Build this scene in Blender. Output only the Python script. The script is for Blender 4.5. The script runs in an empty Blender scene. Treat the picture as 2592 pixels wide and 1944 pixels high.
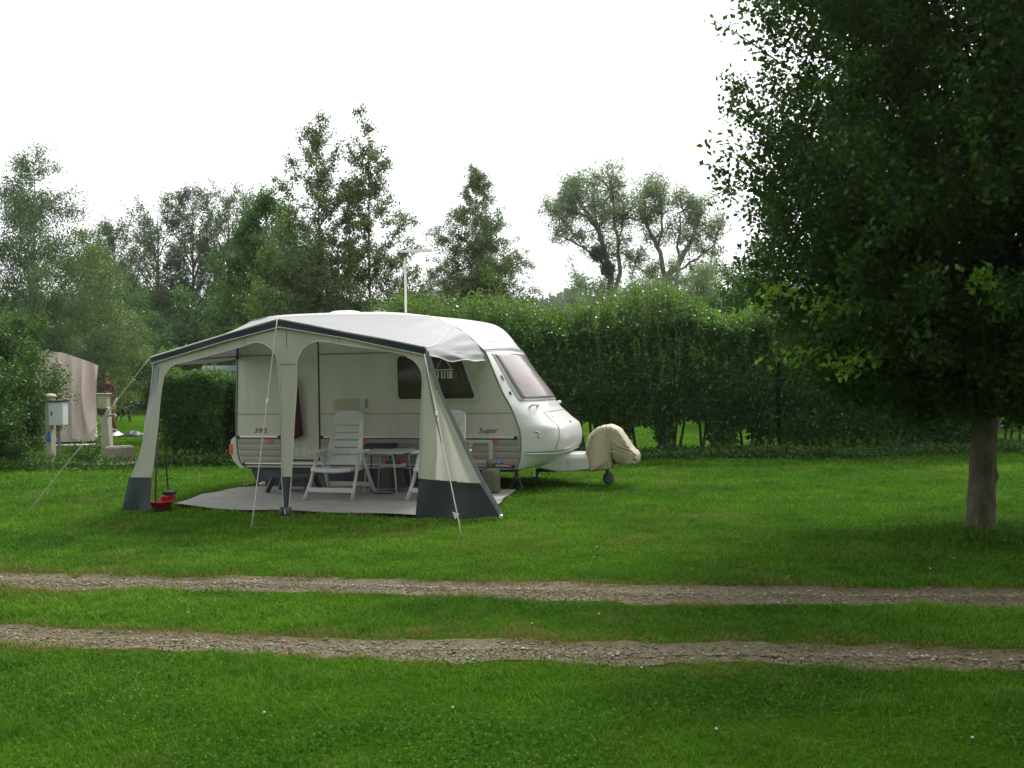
import bpy, bmesh, math, random
import numpy as np
from mathutils import Vector, Matrix
from mathutils.geometry import tessellate_polygon
R = math.radians
PI = math.pi
random.seed(7)
rng = np.random.default_rng(7)
sc = bpy.context.scene
COL = sc.collection

# ------------------------------------------------------------------ camera
cd = bpy.data.cameras.new('camera')
cam = bpy.data.objects.new('camera', cd); COL.objects.link(cam)
cd.sensor_width = 36.0; cd.lens = 36.0 * 2543.0 / 2592.0
cd.clip_start = 0.1; cd.clip_end = 3000
cam.matrix_world = Matrix.Translation((0, 0, 1.6)) @ Matrix.Rotation(R(90 - 0.63), 4, 'X') @ Matrix.Rotation(R(-0.9), 4, 'Z')
sc.camera = cam

# ------------------------------------------------------------------ sky, sun, exposure
SUN_EL, SUN_ROT = R(52), R(25)
w = bpy.data.worlds.new('World'); sc.world = w; w.use_nodes = True
nt = w.node_tree; nt.nodes.clear()
sky = nt.nodes.new('ShaderNodeTexSky'); sky.sky_type = 'NISHITA'; sky.sun_disc = False
sky.sun_elevation = SUN_EL; sky.sun_rotation = SUN_ROT; sky.air_density = 1.0; sky.dust_density = 4.0; sky.ozone_density = 1.0
hs = nt.nodes.new('ShaderNodeHueSaturation'); hs.inputs['Saturation'].default_value = 0.12
mx = nt.nodes.new('ShaderNodeMix'); mx.data_type = 'RGBA'; mx.inputs[0].default_value = 0.62
mx.inputs[7].default_value = (7.2, 7.3, 7.5, 1)       # the even cloud layer
bg = nt.nodes.new('ShaderNodeBackground'); bg.inputs['Strength'].default_value = 0.1
wo = nt.nodes.new('ShaderNodeOutputWorld')
nt.links.new(sky.outputs[0], hs.inputs['Color']); nt.links.new(hs.outputs[0], mx.inputs[6])
nt.links.new(mx.outputs[2], bg.inputs['Color']); nt.links.new(bg.outputs[0], wo.inputs[0])
sl = bpy.data.lights.new('sun', 'SUN'); sl.energy = 1.5; sl.angle = R(14); sl.color = (1.0, 0.96, 0.9)
so = bpy.data.objects.new('sun', sl); COL.objects.link(so)
sdir = Vector((math.sin(SUN_ROT) * math.cos(SUN_EL), math.cos(SUN_ROT) * math.cos(SUN_EL), math.sin(SUN_EL)))
so.rotation_euler = (-sdir).to_track_quat('-Z', 'Y').to_euler()
sc.view_settings.view_transform = 'Standard'; sc.view_settings.look = 'None'
sc.view_settings.exposure = 1.26; sc.view_settings.gamma = 1.0; sc.view_settings.use_curve_mapping = False
sc.cycles.max_bounces = 6; sc.cycles.diffuse_bounces = 3; sc.cycles.glossy_bounces = 2
sc.cycles.transmission_bounces = 3; sc.cycles.transparent_max_bounces = 8
sc.cycles.use_adaptive_sampling = True

# ------------------------------------------------------------------ helpers: objects
def tag(o, label=None, cat=None, group=None, kind=None):
    if label: o['label'] = label
    if cat: o['category'] = cat
    if group: o['group'] = group
    if kind: o['kind'] = kind
    return o
def thing(name, label, cat, loc=(0, 0, 0), rz=0.0, group=None):
    o = bpy.data.objects.new(name, None); o.empty_display_size = 0.2; COL.objects.link(o)
    o.location = loc; o.rotation_euler = (0, 0, rz)
    return tag(o, label, cat, group)
def link_mesh(name, me, mat, parent=None, smooth=False):
    if mat is not None:
        for m in (mat if isinstance(mat, (list, tuple)) else [mat]): me.materials.append(m)
    if smooth: me.shade_smooth()
    o = bpy.data.objects.new(name, me); COL.objects.link(o)
    if parent is not None: o.parent = parent
    return o
def obj(name, bm, mat, parent=None, smooth=False, bevel=0.0, norm=True):
    if norm: bmesh.ops.recalc_face_normals(bm, faces=bm.faces)
    me = bpy.data.meshes.new(name); bm.to_mesh(me); bm.free()
    o = link_mesh(name, me, mat, parent, smooth)
    if bevel:
        b = o.modifiers.new('bevel', 'BEVEL'); b.width = bevel; b.segments = 2; b.limit_method = 'ANGLE'; b.angle_limit = R(35)
        b.harden_normals = False
    return o
def copy_tree(o, parent=None):
    c = o.copy(); COL.objects.link(c); c.parent = parent
    for ch in list(o.children): copy_tree(ch, c)
    return c
def box(bm, x0, x1, y0, y1, z0, z1):
    vs = [bm.verts.new((x, y, z)) for x in (x0, x1) for y in (y0, y1) for z in (z0, z1)]
    for f in ((0, 1, 3, 2), (4, 6, 7, 5), (0, 4, 5, 1), (2, 3, 7, 6), (0, 2, 6, 4), (1, 5, 7, 3)):
        bm.faces.new([vs[i] for i in f])
    return vs
def tube(bm, pts, r, n=8, cap=True, flat=None):
    """pts: list of 3-D points, r: radius or list; flat: (sx, sy) section scale"""
    pts = [Vector(p) for p in pts]; m = len(pts)
    rs = r if isinstance(r, (list, tuple)) else [r] * m
    rings = []; up = None
    for i, p in enumerate(pts):
        t = (pts[min(i + 1, m - 1)] - pts[max(i - 1, 0)]).normalized()
        if up is None: up = Vector((0, 0, 1)) if abs(t.z) < 0.9 else Vector((0, 1, 0))
        a = t.cross(up)
        if a.length < 1e-5: a = t.cross(Vector((1, 0, 0)))
        a.normalize(); b = a.cross(t).normalized(); up = b
        sx, sy = flat or (1, 1)
        rings.append([bm.verts.new(p + (a * math.cos(2 * PI * k / n) * sx + b * math.sin(2 * PI * k / n) * sy) * rs[i]) for k in range(n)])
    for i in range(m - 1):
        for k in range(n):
            bm.faces.new((rings[i][k], rings[i][(k + 1) % n], rings[i + 1][(k + 1) % n], rings[i + 1][k]))
    if cap:
        bm.faces.new(rings[0][::-1]); bm.faces.new(rings[-1])
def lathe(bm, prof, n=20, c=(0, 0, 0)):
    rings = []
    for (r, z) in prof:
        rings.append([bm.verts.new((c[0] + r * math.cos(2 * PI * k / n), c[1] + r * math.sin(2 * PI * k / n), c[2] + z)) for k in range(n)])
    for i in range(len(prof) - 1):
        for k in range(n):
            bm.faces.new((rings[i][k], rings[i][(k + 1) % n], rings[i + 1][(k + 1) % n], rings[i + 1][k]))
    bm.faces.new(rings[0][::-1]); bm.faces.new(rings[-1])
def prism(bm, poly, axis, a, b, holes=()):
    """extrude a 2-D polygon. axis 'y': poly is (x,z) from y=a to y=b; 'z': (x,y); 'x': (y,z)"""
    def P(p, t):
        return {'y': (p[0], t, p[1]), 'z': (p[0], p[1], t), 'x': (t, p[0], p[1])}[axis]
    loops = [list(poly)] + [list(h) for h in holes]
    tris = tessellate_polygon([[Vector((p[0], p[1], 0)) for p in l] for l in loops])
    flat = [p for l in loops for p in l]
    va = [bm.verts.new(P(p, a)) for p in flat]; vb = [bm.verts.new(P(p, b)) for p in flat]
    for t in tris:
        try: bm.faces.new([va[i] for i in t]); bm.faces.new([vb[i] for i in reversed(t)])
        except ValueError: pass
    s = 0
    for l in loops:
        n = len(l)
        for i in range(n):
            j = (i + 1) % n
            bm.faces.new((va[s + i], va[s + j], vb[s + j], vb[s + i]))
        s += n
def sheet(bm, poly, axis, a):
    def P(p, t):
        return {'y': (p[0], t, p[1]), 'z': (p[0], p[1], t), 'x': (t, p[0], p[1])}[axis]
    vs = [bm.verts.new(P(p, a)) for p in poly]
    for t in tessellate_polygon([[Vector((p[0], p[1], 0)) for p in poly]]):
        bm.faces.new([vs[i] for i in t])
def grid(bm, fn, nu, nv):
    vs = [[bm.verts.new(fn(i / nu, j / nv)) for j in range(nv + 1)] for i in range(nu + 1)]
    for i in range(nu):
        for j in range(nv):
            bm.faces.new((vs[i][j], vs[i + 1][j], vs[i + 1][j + 1], vs[i][j + 1]))
    return vs
def rrect(x0, x1, z0, z1, r, n=4):
    out = []
    for (cx, cz, a0) in ((x1 - r, z1 - r, 0), (x0 + r, z1 - r, 90), (x0 + r, z0 + r, 180), (x1 - r, z0 + r, 270)):
        for k in range(n + 1):
            a = R(a0 + 90 * k / n); out.append((cx + r * math.cos(a), cz + r * math.sin(a)))
    return out
def round_poly(pts, r, n=4):
    out = []; m = len(pts)
    for i in range(m):
        p = Vector(pts[i]); a = (Vector(pts[i - 1]) - p); b = (Vector(pts[(i + 1) % m]) - p)
        d = min(r, a.length * 0.45, b.length * 0.45); pa = p + a.normalized() * d; pb = p + b.normalized() * d
        for k in range(n + 1):
            t = k / n; q = pa * (1 - t) ** 2 + p * 2 * t * (1 - t) + pb * t * t; out.append((q.x, q.y))
    return out
def catmull(pts, n=6):
    P = [np.array(p, float) for p in pts]; out = []
    for i in range(len(P) - 1):
        p0 = P[max(i - 1, 0)]; p1 = P[i]; p2 = P[i + 1]; p3 = P[min(i + 2, len(P) - 1)]
        for k in range(n):
            t = k / n
            out.append(tuple(0.5 * ((2 * p1) + (-p0 + p2) * t + (2 * p0 - 5 * p1 + 4 * p2 - p3) * t * t + (-p0 + 3 * p1 - 3 * p2 + p3) * t ** 3)))
    out.append(tuple(P[-1])); return out
def np_mesh(name, verts, faces_list, mat, attrs=None, parent=None, smooth=False):
    """faces_list: list of int arrays (M,k)"""
    me = bpy.data.meshes.new(name)
    me.vertices.add(len(verts)); me.vertices.foreach_set('co', np.ascontiguousarray(verts, np.float32).ravel())
    tot = sum(f.size for f in faces_list); nf = sum(len(f) for f in faces_list)
    me.loops.add(tot); me.polygons.add(nf)
    me.loops.foreach_set('vertex_index', np.concatenate([f.ravel() for f in faces_list]).astype(np.int32))
    lens = np.concatenate([np.full(len(f), f.shape[1]) for f in faces_list])
    starts = np.concatenate([[0], np.cumsum(lens)[:-1]]).astype(np.int32)
    me.polygons.foreach_set('loop_start', starts)
    me.update(calc_edges=True)
    for k, v in (attrs or {}).items():
        a = me.attributes.new(k, 'FLOAT', 'POINT'); a.data.foreach_set('value', np.ascontiguousarray(v, np.float32))
    return link_mesh(name, me, mat, parent, smooth)

# ------------------------------------------------------------------ helpers: materials
def new_mat(name):
    m = bpy.data.materials.new(name); m.use_nodes = True
    t = m.node_tree; b = t.nodes['Principled BSDF']
    return m, t, b
def N(t, typ, **kw):
    n = t.nodes.new(typ)
    for k, v in kw.items(): setattr(n, k, v)
    return n
def noise(t, scale, detail=3, rough=0.6, coord='Object', vec_scale=None):
    tc = N(t, 'ShaderNodeTexCoord'); n = N(t, 'ShaderNodeTexNoise'); n.inputs['Scale'].default_value = scale
    n.inputs['Detail'].default_value = detail; n.inputs['Roughness'].default_value = rough
    if vec_scale:
        mp = N(t, 'ShaderNodeMapping'); mp.inputs['Scale'].default_value = vec_scale
        t.links.new(tc.outputs[coord], mp.inputs[0]); t.links.new(mp.outputs[0], n.inputs['Vector'])
    else: t.links.new(tc.outputs[coord], n.inputs['Vector'])
    return n
def ramp(t, src, stops):
    r = N(t, 'ShaderNodeValToRGB'); e = r.color_ramp.elements
    while len(e) < len(stops): e.new(0.5)
    for el, (p, c) in zip(e, stops): el.position = p; el.color = (*c, 1)
    t.links.new(src, r.inputs[0]); return r
def mat(name, col, rough=0.5, metal=0.0, var=0.12, nscale=6.0, bump=0.0, bscale=40.0, spec=0.5, coat=0.0, dirt=0.0, vec=None):
    m, t, b = new_mat(name)
    lo = tuple(c * (1 - var) for c in col); hi = tuple(min(1, c * (1 + var * 0.6)) for c in col)
    n = noise(t, nscale, 5, 0.65, vec_scale=vec); r = ramp(t, n.outputs[0], [(0.3, lo), (0.7, hi)])
    out = r.outputs[0]
    if dirt:
        n2 = noise(t, 1.7, 8, 0.75, vec_scale=(1, 1, 0.35)); r2 = ramp(t, n2.outputs[0], [(0.48, (1, 1, 1)), (0.72, (1 - dirt, 1 - dirt * 1.02, 1 - dirt * 1.15))])
        mm = N(t, 'ShaderNodeMix', data_type='RGBA', blend_type='MULTIPLY'); mm.inputs[0].default_value = 1
        t.links.new(out, mm.inputs[6]); t.links.new(r2.outputs[0], mm.inputs[7]); out = mm.outputs[2]
    t.links.new(out, b.inputs['Base Color'])
    b.inputs['Roughness'].default_value = rough; b.inputs['Metallic'].default_value = metal
    b.inputs['Specular IOR Level'].default_value = spec
    b.inputs['Coat Weight'].default_value = coat
    if bump:
        n3 = noise(t, bscale, 4, 0.6, vec_scale=vec); bp = N(t, 'ShaderNodeBump'); bp.inputs['Strength'].default_value = bump; bp.inputs['Distance'].default_value = 0.02
        t.links.new(n3.outputs[0], bp.inputs['Height']); t.links.new(bp.outputs[0], b.inputs['Normal'])
    return m
def leaf_mat(name, dark, mid, light, trans=(0.2, 0.4, 0.03), tw=0.3, rough=0.42, scale=0.6, spec=0.5):
    m, t, b = new_mat(name)
    at = N(t, 'ShaderNodeAttribute', attribute_name='rnd'); n = noise(t, scale, 3)
    ad = N(t, 'ShaderNodeMath', operation='MULTIPLY_ADD'); ad.inputs[1].default_value = 0.55
    mu = N(t, 'ShaderNodeMath', operation='MULTIPLY_ADD'); mu.inputs[1].default_value = 0.9; mu.inputs[2].default_value = -0.22
    t.links.new(n.outputs[0], mu.inputs[0]); t.links.new(at.outputs['Fac'], ad.inputs[0]); t.links.new(mu.outputs[0], ad.inputs[2])
    r = ramp(t, ad.outputs[0], [(0.1, dark), (0.5, mid), (0.95, light)])
    t.links.new(r.outputs[0], b.inputs['Base Color']); b.inputs['Roughness'].default_value = rough
    b.inputs['Specular IOR Level'].default_value = spec
    tr = N(t, 'ShaderNodeBsdfTranslucent')
    mm = N(t, 'ShaderNodeMix', data_type='RGBA', blend_type='MIX'); mm.inputs[0].default_value = 0.5
    t.links.new(r.outputs[0], mm.inputs[6]); mm.inputs[7].default_value = (*trans, 1); t.links.new(mm.outputs[2], tr.inputs[0])
    ms = N(t, 'ShaderNodeMixShader'); ms.inputs[0].default_value = tw
    t.links.new(b.outputs[0], ms.inputs[1]); t.links.new(tr.outputs[0], ms.inputs[2])
    t.links.new(ms.outputs[0], t.nodes['Material Output'].inputs[0])
    return m
def fabric(name, col, tw=0.25, rough=0.8, var=0.08, bump=0.25, dirt=0.1, bscale=9):
    m = mat(name, col, rough, var=var, nscale=4, bump=bump, bscale=bscale, spec=0.25, dirt=dirt, vec=(1, 1, 0.35))
    t = m.node_tree; b = t.nodes['Principled BSDF']
    tr = N(t, 'ShaderNodeBsdfTranslucent'); tr.inputs[0].default_value = (*col, 1)
    ms = N(t, 'ShaderNodeMixShader'); ms.inputs[0].default_value = tw
    t.links.new(b.outputs[0], ms.inputs[1]); t.links.new(tr.outputs[0], ms.inputs[2])
    t.links.new(ms.outputs[0], t.nodes['Material Output'].inputs[0])
    return m
M = {}
M['cream'] = mat('caravan_paint', (0.60, 0.585, 0.505), 0.35, var=0.03, nscale=1.2, dirt=0.24, spec=0.5, coat=0.1)
M['white_gel'] = mat('white_gelcoat', (0.74, 0.74, 0.71), 0.3, var=0.03, nscale=1.5, dirt=0.10, coat=0.3)
M['ribbed'] = mat('taupe_ribbed_panel', (0.37, 0.335, 0.305), 0.45, var=0.05, nscale=2, dirt=0.08)
M['alu'] = mat('bright_trim', (0.75, 0.76, 0.76), 0.3, 0.6, var=0.05)
M['grey_trim'] = mat('grey_rail', (0.22, 0.23, 0.24), 0.45, 0.2, var=0.1)
M['black'] = mat('black_rubber', (0.02, 0.02, 0.022), 0.55, var=0.2)
M['seam'] = mat('panel_seam', (0.13, 0.12, 0.10), 0.7, var=0.1)
M['orange'] = mat('orange_lens', (0.75, 0.13, 0.03), 0.2, var=0.1, nscale=30)
M['vent'] = mat('yellowed_plastic', (0.50, 0.47, 0.30), 0.5, var=0.1)
M['wframe'] = mat('window_frame_plastic', (0.52, 0.52, 0.46), 0.4, var=0.05)
M['blind'] = mat('brown_blind', (0.30, 0.215, 0.175), 0.8, var=0.15, nscale=3, bump=0.2, bscale=30)
M['skirt'] = mat('dark_skirt_fabric', (0.030, 0.036, 0.045), 0.55, var=0.25, nscale=3, bump=0.7, bscale=6)
M['mud'] = fabric('dark_grey_pvc', (0.050, 0.064, 0.074), 0.03, 0.5, var=0.25, bump=0.9, dirt=0.35, bscale=6)
M['stripe'] = fabric('navy_grey_valance', (0.030, 0.038, 0.055), 0.03, 0.5, bump=0.2, dirt=0.0)
M['canopy'] = fabric('awning_roof_fabric', (0.37, 0.37, 0.385), 0.22, 0.45, bump=0.15, dirt=0.06)
M['canvas'] = fabric('awning_cream_fabric', (0.64, 0.635, 0.555), 0.25, 0.8, bump=0.9, dirt=0.12, bscale=5)
M['piping'] = mat('grey_piping', (0.27, 0.28, 0.32), 0.5, var=0.15, nscale=20)
M['hem'] = mat('white_hem', (0.72, 0.71, 0.66), 0.6, var=0.06)
M['pole'] = mat('steel_pole', (0.35, 0.36, 0.37), 0.35, 0.8, var=0.1)
M['rope'] = mat('guy_rope', (0.55, 0.53, 0.44), 0.8, var=0.25, nscale=60)
M['chair'] = mat('white_chair_plastic', (0.64, 0.645, 0.625), 0.38, var=0.05, nscale=5, dirt=0.08)
M['tabletop'] = mat('table_top_laminate', (0.66, 0.65, 0.62), 0.3, var=0.06, nscale=8)
M['tableleg'] = mat('cream_table_tube', (0.62, 0.60, 0.50), 0.35, var=0.06)
M['mat'] = mat('grey_groundsheet', (0.275, 0.275, 0.245), 0.85, var=0.2, nscale=5, bump=0.6, bscale=25)
M['gas'] = mat('olive_gas_bottle', (0.13, 0.135, 0.075), 0.5, var=0.15, nscale=9, bump=0.1)
M['blue'] = mat('blue_regulator', (0.03, 0.2, 0.6), 0.4)
M['red'] = mat('red_plastic', (0.5, 0.02, 0.02), 0.35, var=0.15)
M['hose'] = mat('orange_gas_hose', (0.25, 0.06, 0.03), 0.5)
M['dgrey'] = mat('dark_grey_plastic', (0.04, 0.043, 0.045), 0.5, var=0.2)
M['burgundy'] = mat('burgundy_cloth', (0.085, 0.014, 0.030), 0.9, var=0.25, bump=0.4, bscale=12)
M['beige_cover'] = mat('beige_cover', (0.46, 0.405, 0.275), 0.6, var=0.10, nscale=5, bump=0.6, bscale=7, dirt=0.1)
M['wheel'] = mat('worn_tyre', (0.06, 0.06, 0.06), 0.7, var=0.5, nscale=25)
M['concrete'] = mat('weathered_concrete', (0.30, 0.28, 0.23), 0.9, var=0.25, nscale=7, bump=0.5, bscale=50, dirt=0.25)
M['post_cream'] = mat('cream_painted_post', (0.50, 0.46, 0.36), 0.7, var=0.15, nscale=6, dirt=0.25)
M['box_white'] = mat('white_meter_box', (0.66, 0.68, 0.70), 0.4, var=0.06, dirt=0.12)
M['tent'] = fabric('beige_pink_canvas', (0.74, 0.62, 0.55), 0.15, 0.85, bump=0.2, dirt=0.08)
M['bark'] = mat('tree_bark', (0.125, 0.108, 0.072), 0.9, var=0.65, nscale=11, bump=1.0, bscale=16, vec=(1, 1, 0.35), dirt=0.5)
M['bark_grey'] = mat('grey_bark', (0.13, 0.12, 0.095), 0.9, var=0.35, nscale=6, bump=0.5)
M['birch_bark'] = mat('birch_bark', (0.20, 0.185, 0.16), 0.8, var=0.6, nscale=4, bump=0.3, vec=(1, 1, 3))
M['skin'] = mat('skin', (0.42, 0.2, 0.13), 0.6, var=0.05)
M['hair'] = mat('auburn_hair', (0.25, 0.07, 0.03), 0.7, var=0.3, nscale=30)
M['jacket'] = mat('maroon_jacket', (0.15, 0.030, 0.055), 0.85, var=0.25, nscale=8)
M['trousers'] = mat('ochre_trousers', (0.30, 0.18, 0.045), 0.85, var=0.2, nscale=8)
M['dog'] = mat('black_dog_fur', (0.012, 0.011, 0.012), 0.7, var=0.3, nscale=20)
M['teal'] = mat('dark_teal_car_paint', (0.006, 0.045, 0.05), 0.45, coat=0.15, var=0.05)
M['carglass'] = mat('dark_car_glass', (0.02, 0.03, 0.03), 0.08, var=0.1)
M['tealcloth'] = mat('teal_cloth', (0.05, 0.11, 0.12), 0.9, var=0.3, bump=0.5)
M['white_cloth'] = mat('white_cloth', (0.7, 0.7, 0.68), 0.9, var=0.1, bump=0.3)
M['sand'] = mat('sandy_gravel', (0.36, 0.27, 0.19), 0.95, var=0.3, nscale=30, bump=0.8, bscale=80)
M['tarp'] = mat('dark_tarpaulin', (0.03, 0.035, 0.045), 0.5, var=0.3, bump=0.5, bscale=8)
M['green_item'] = mat('green_plastic', (0.03, 0.25, 0.15), 0.4)
def win_glass(name, tint, alpha, rough=0.04):
    m, t, b = new_mat(name)
    n = noise(t, 3.0, 3); r = ramp(t, n.outputs[0], [(0.3, tuple(c * 0.8 for c in tint)), (0.7, tint)])
    t.links.new(r.outputs[0], b.inputs['Base Color'])
    b.inputs['Roughness'].default_value = rough; b.inputs['Alpha'].default_value = alpha; b.inputs['IOR'].default_value = 1.5
    b.inputs['Specular IOR Level'].default_value = 0.5
    return m
M['pane'] = win_glass('tinted_acrylic', (0.06, 0.038, 0.032), 0.42)
M['front_pane'] = win_glass('front_acrylic', (0.36, 0.31, 0.31), 0.9, 0.06)

L_dark = leaf_mat('hornbeam_leaves', (0.013, 0.034, 0.005), (0.027, 0.065, 0.008), (0.055, 0.125, 0.012), (0.13, 0.32, 0.015), 0.25, 0.5, spec=0.22)
L_lime = leaf_mat('young_lime_leaves', (0.07, 0.16, 0.010), (0.12, 0.25, 0.015), (0.19, 0.36, 0.02), (0.35, 0.62, 0.03), 0.42)
L_hedge = leaf_mat('privet_hedge_leaves', (0.016, 0.048, 0.008), (0.034, 0.092, 0.012), (0.065, 0.165, 0.018), (0.15, 0.38, 0.02), 0.30, 0.32, 0.35, 0.55)
L_young_lit = leaf_mat('young_lit_hedge_leaves', (0.050, 0.130, 0.010), (0.090, 0.215, 0.014), (0.16, 0.33, 0.022), (0.25, 0.5, 0.03), 0.38, 0.35, 0.5, 0.5)  # new growth, its colour also raised to carry the light on hedge tops
L_shrub = leaf_mat('shrub_leaves', (0.020, 0.052, 0.010), (0.042, 0.105, 0.014), (0.085, 0.18, 0.022), (0.14, 0.32, 0.02), 0.28, 0.5, 0.5, 0.35)
L_birch = leaf_mat('birch_leaves', (0.061, 0.094, 0.026), (0.095, 0.150, 0.036), (0.149, 0.225, 0.047), (0.14, 0.26, 0.05), 0.25, 0.5)
L_willow = leaf_mat('willow_leaves', (0.10, 0.155, 0.065), (0.15, 0.22, 0.09), (0.21, 0.29, 0.13), (0.28, 0.42, 0.12), 0.40, 0.55)
L_poplar = leaf_mat('poplar_leaves', (0.034, 0.066, 0.022), (0.058, 0.110, 0.030), (0.095, 0.165, 0.042), (0.16, 0.3, 0.06), 0.28, 0.55, spec=0.3)
L_ygreen = leaf_mat('yellow_green_leaves', (0.057, 0.098, 0.014), (0.105, 0.180, 0.020), (0.178, 0.270, 0.028), (0.2, 0.34, 0.03), 0.28, 0.45)
L_mist = leaf_mat('mistletoe_leaves', (0.035, 0.05, 0.022), (0.055, 0.075, 0.03), (0.08, 0.11, 0.04), (0.1, 0.15, 0.03), 0.2, 0.6)

# ------------------------------------------------------------------ numeric noise
def _hash(ix, iy, s):
    h = (ix.astype(np.int64) * 374761393 + iy.astype(np.int64) * 668265263 + s * 974634777) & 0x7fffffff
    h = ((h ^ (h >> 13)) * 1274126177) & 0x7fffffff
    return ((h ^ (h >> 16)) & 0xffff) / 65535.0
def vnoise(x, y, s=0):
    x = np.asarray(x, float); y = np.asarray(y, float)
    ix = np.floor(x); iy = np.floor(y); fx = x - ix; fy = y - iy
    fx = fx * fx * (3 - 2 * fx); fy = fy * fy * (3 - 2 * fy)
    a = _hash(ix, iy, s); b = _hash(ix + 1, iy, s); c = _hash(ix, iy + 1, s); d = _hash(ix + 1, iy + 1, s)
    return (a * (1 - fx) + b * fx) * (1 - fy) + (c * (1 - fx) + d * fx) * fy
def fbm(x, y, s=0, o=4):
    v = 0; a = 0.5; f = 1.0
    for k in range(o): v = v + a * vnoise(np.asarray(x) * f, np.asarray(y) * f, s + k * 17); a *= 0.5; f *= 2.03
    return v / (1 - 0.5 ** o)

# ------------------------------------------------------------------ the track lines (centre Y and half width as a function of X)
T1 = [(-14, 9.6), (-8, 8.62), (-4.17, 8.12), (-1.85, 7.82), (-0.02, 7.38), (1.91, 7.08), (3.5, 6.92), (8, 6.5), (14, 6.0)]
T2 = [(-14, 7.9), (-8, 7.05), (-3.29, 6.39), (-1.42, 6.0), (-0.02, 5.81), (1.51, 5.60), (2.77, 5.46), (8, 4.95), (14, 4.4)]
def tcy(T, x): return np.interp(x, [p[0] for p in T], [p[1] for p in T])
def thw(x, s, base):
    return base * (0.60 + 0.62 * fbm(np.asarray(x) * 0.7, 3.3, s, 3)) + 0.08 * (vnoise(np.asarray(x) * 9, 1.5, s + 5) - 0.5) + 0.14 * (fbm(np.asarray(x) * 2.3, 0.7, s + 9, 3) - 0.5)
def track_d(x, y):
    """signed distance-like: <0 inside a track"""
    out = 9.0
    for T, s, b in ((T1, 11, 0.262), (T2, 23, 0.19)):
        c = tcy(T, x); out = np.minimum(out, np.abs(np.asarray(y) - c) - thw(np.asarray(x) + 0 * c, s + (np.asarray(y) > c) * 40, b))
    return out
def gh(x, y):
    x = np.asarray(x, float); y = np.asarray(y, float)
    r = np.sqrt(x * x + y * y)
    h = 0.05 * (fbm(x * 0.35, y * 0.35, 3, 3) - 0.5) * np.clip((r - 3) / 5, 0.3, 1)
    h = h + 0.032 * (fbm(x * 2.3, y * 2.3, 5, 3) - 0.5)
    h = h - 0.03 * np.exp(-(np.clip(track_d(x, y), -0.2, 9) + 0.08) ** 2 / 0.02)
    return h

# ------------------------------------------------------------------ ground sheet
def dense(lo, hi, step, far_lo, far_hi):
    a = list(np.arange(lo, hi + 1e-6, step)); s = step
    while a[-1] < far_hi: s *= 1.35; a.append(a[-1] + s)
    s = step; b = [a[0]]
    while b[0] > far_lo: s *= 1.35; b.insert(0, b[0] - s)
    return np.array(b[:-1] + a)
xs = dense(-8, 8, 0.08, -900, 900); ys = dense(3.2, 15, 0.07, -200, 1500)
X, Y = np.meshgrid(xs, ys, indexing='ij'); Z = gh(X, Y)
V = np.stack([X, Y, Z], -1).reshape(-1, 3); nx, ny = X.shape
i, j = np.meshgrid(np.arange(nx - 1), np.arange(ny - 1), indexing='ij'); a = (i * ny + j).ravel()
F = np.stack([a, a + ny, a + ny + 1, a + 1], 1)
m, t, b = new_mat('lawn_ground')
n1 = noise(t, 0.5, 6); n2 = noise(t, 28, 4, 0.7); n3 = noise(t, 160, 3, 0.7)
r1 = ramp(t, n1.outputs[0], [(0.3, (0.040, 0.115, 0.008)), (0.55, (0.062, 0.160, 0.010)), (0.75, (0.085, 0.165, 0.016))])
r2 = ramp(t, n2.outputs[0], [(0.35, (0.35, 0.33, 0.30)), (0.6, (1, 1, 1))])
mm = N(t, 'ShaderNodeMix', data_type='RGBA', blend_type='MULTIPLY'); mm.inputs[0].default_value = 0.8
t.links.new(r1.outputs[0], mm.inputs[6]); t.links.new(r2.outputs[0], mm.inputs[7]); t.links.new(mm.outputs[2], b.inputs['Base Color'])
bp = N(t, 'ShaderNodeBump'); bp.inputs['Strength'].default_value = 0.8; bp.inputs['Distance'].default_value = 0.03
t.links.new(n3.outputs[0], bp.inputs['Height']); t.links.new(bp.outputs[0], b.inputs['Normal']); b.inputs['Roughness'].default_value = 0.9
b.inputs['Specular IOR Level'].default_value = 0.0
M['lawn'] = m
g = np_mesh('ground', V, [F], M['lawn'], smooth=True); tag(g, kind='structure')

# gravel tracks: two ragged strips a few mm above the ground, plus loose stones
m, t, b = new_mat('gravel_bed')
n1 = noise(t, 22, 6, 0.75); n2 = noise(t, 90, 3, 0.7); n4 = noise(t, 1.3, 3)
r1 = ramp(t, n1.outputs[0], [(0.3, (0.105, 0.084, 0.044)), (0.55, (0.165, 0.136, 0.078)), (0.75, (0.21, 0.18, 0.115))])
t.links.new(r1.outputs[0], b.inputs['Base Color'])
bp = N(t, 'ShaderNodeBump'); bp.inputs['Strength'].default_value = 1; bp.inputs['Distance'].default_value = 0.02
t.links.new(n2.outputs[0], bp.inputs['Height']); t.links.new(bp.outputs[0], b.inputs['Normal']); b.inputs['Roughness'].default_value = 0.95
M['gravel_bed'] = m
for T, s, base in ((T1, 11, 0.262), (T2, 23, 0.19)):
    xx = np.arange(-13, 13, 0.03); c = tcy(T, xx)
    lo = c - thw(xx, s, base) - 0.055; hi = c + thw(xx, s + 40, base) + 0.055
    rows = [lo + (hi - lo) * k / 8 for k in range(9)]
    V = np.concatenate([np.stack([xx, r, gh(xx, r) + 0.006], 1) for r in rows]); nn = len(xx)
    a = (np.arange(8)[:, None] * nn + np.arange(nn - 1)[None]).ravel()
    F = np.stack([a, a + 1, a + nn + 1, a + nn], 1)
    tag(np_mesh('gravel_track', V, [F], M['gravel_bed'], smooth=True), kind='structure')
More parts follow.
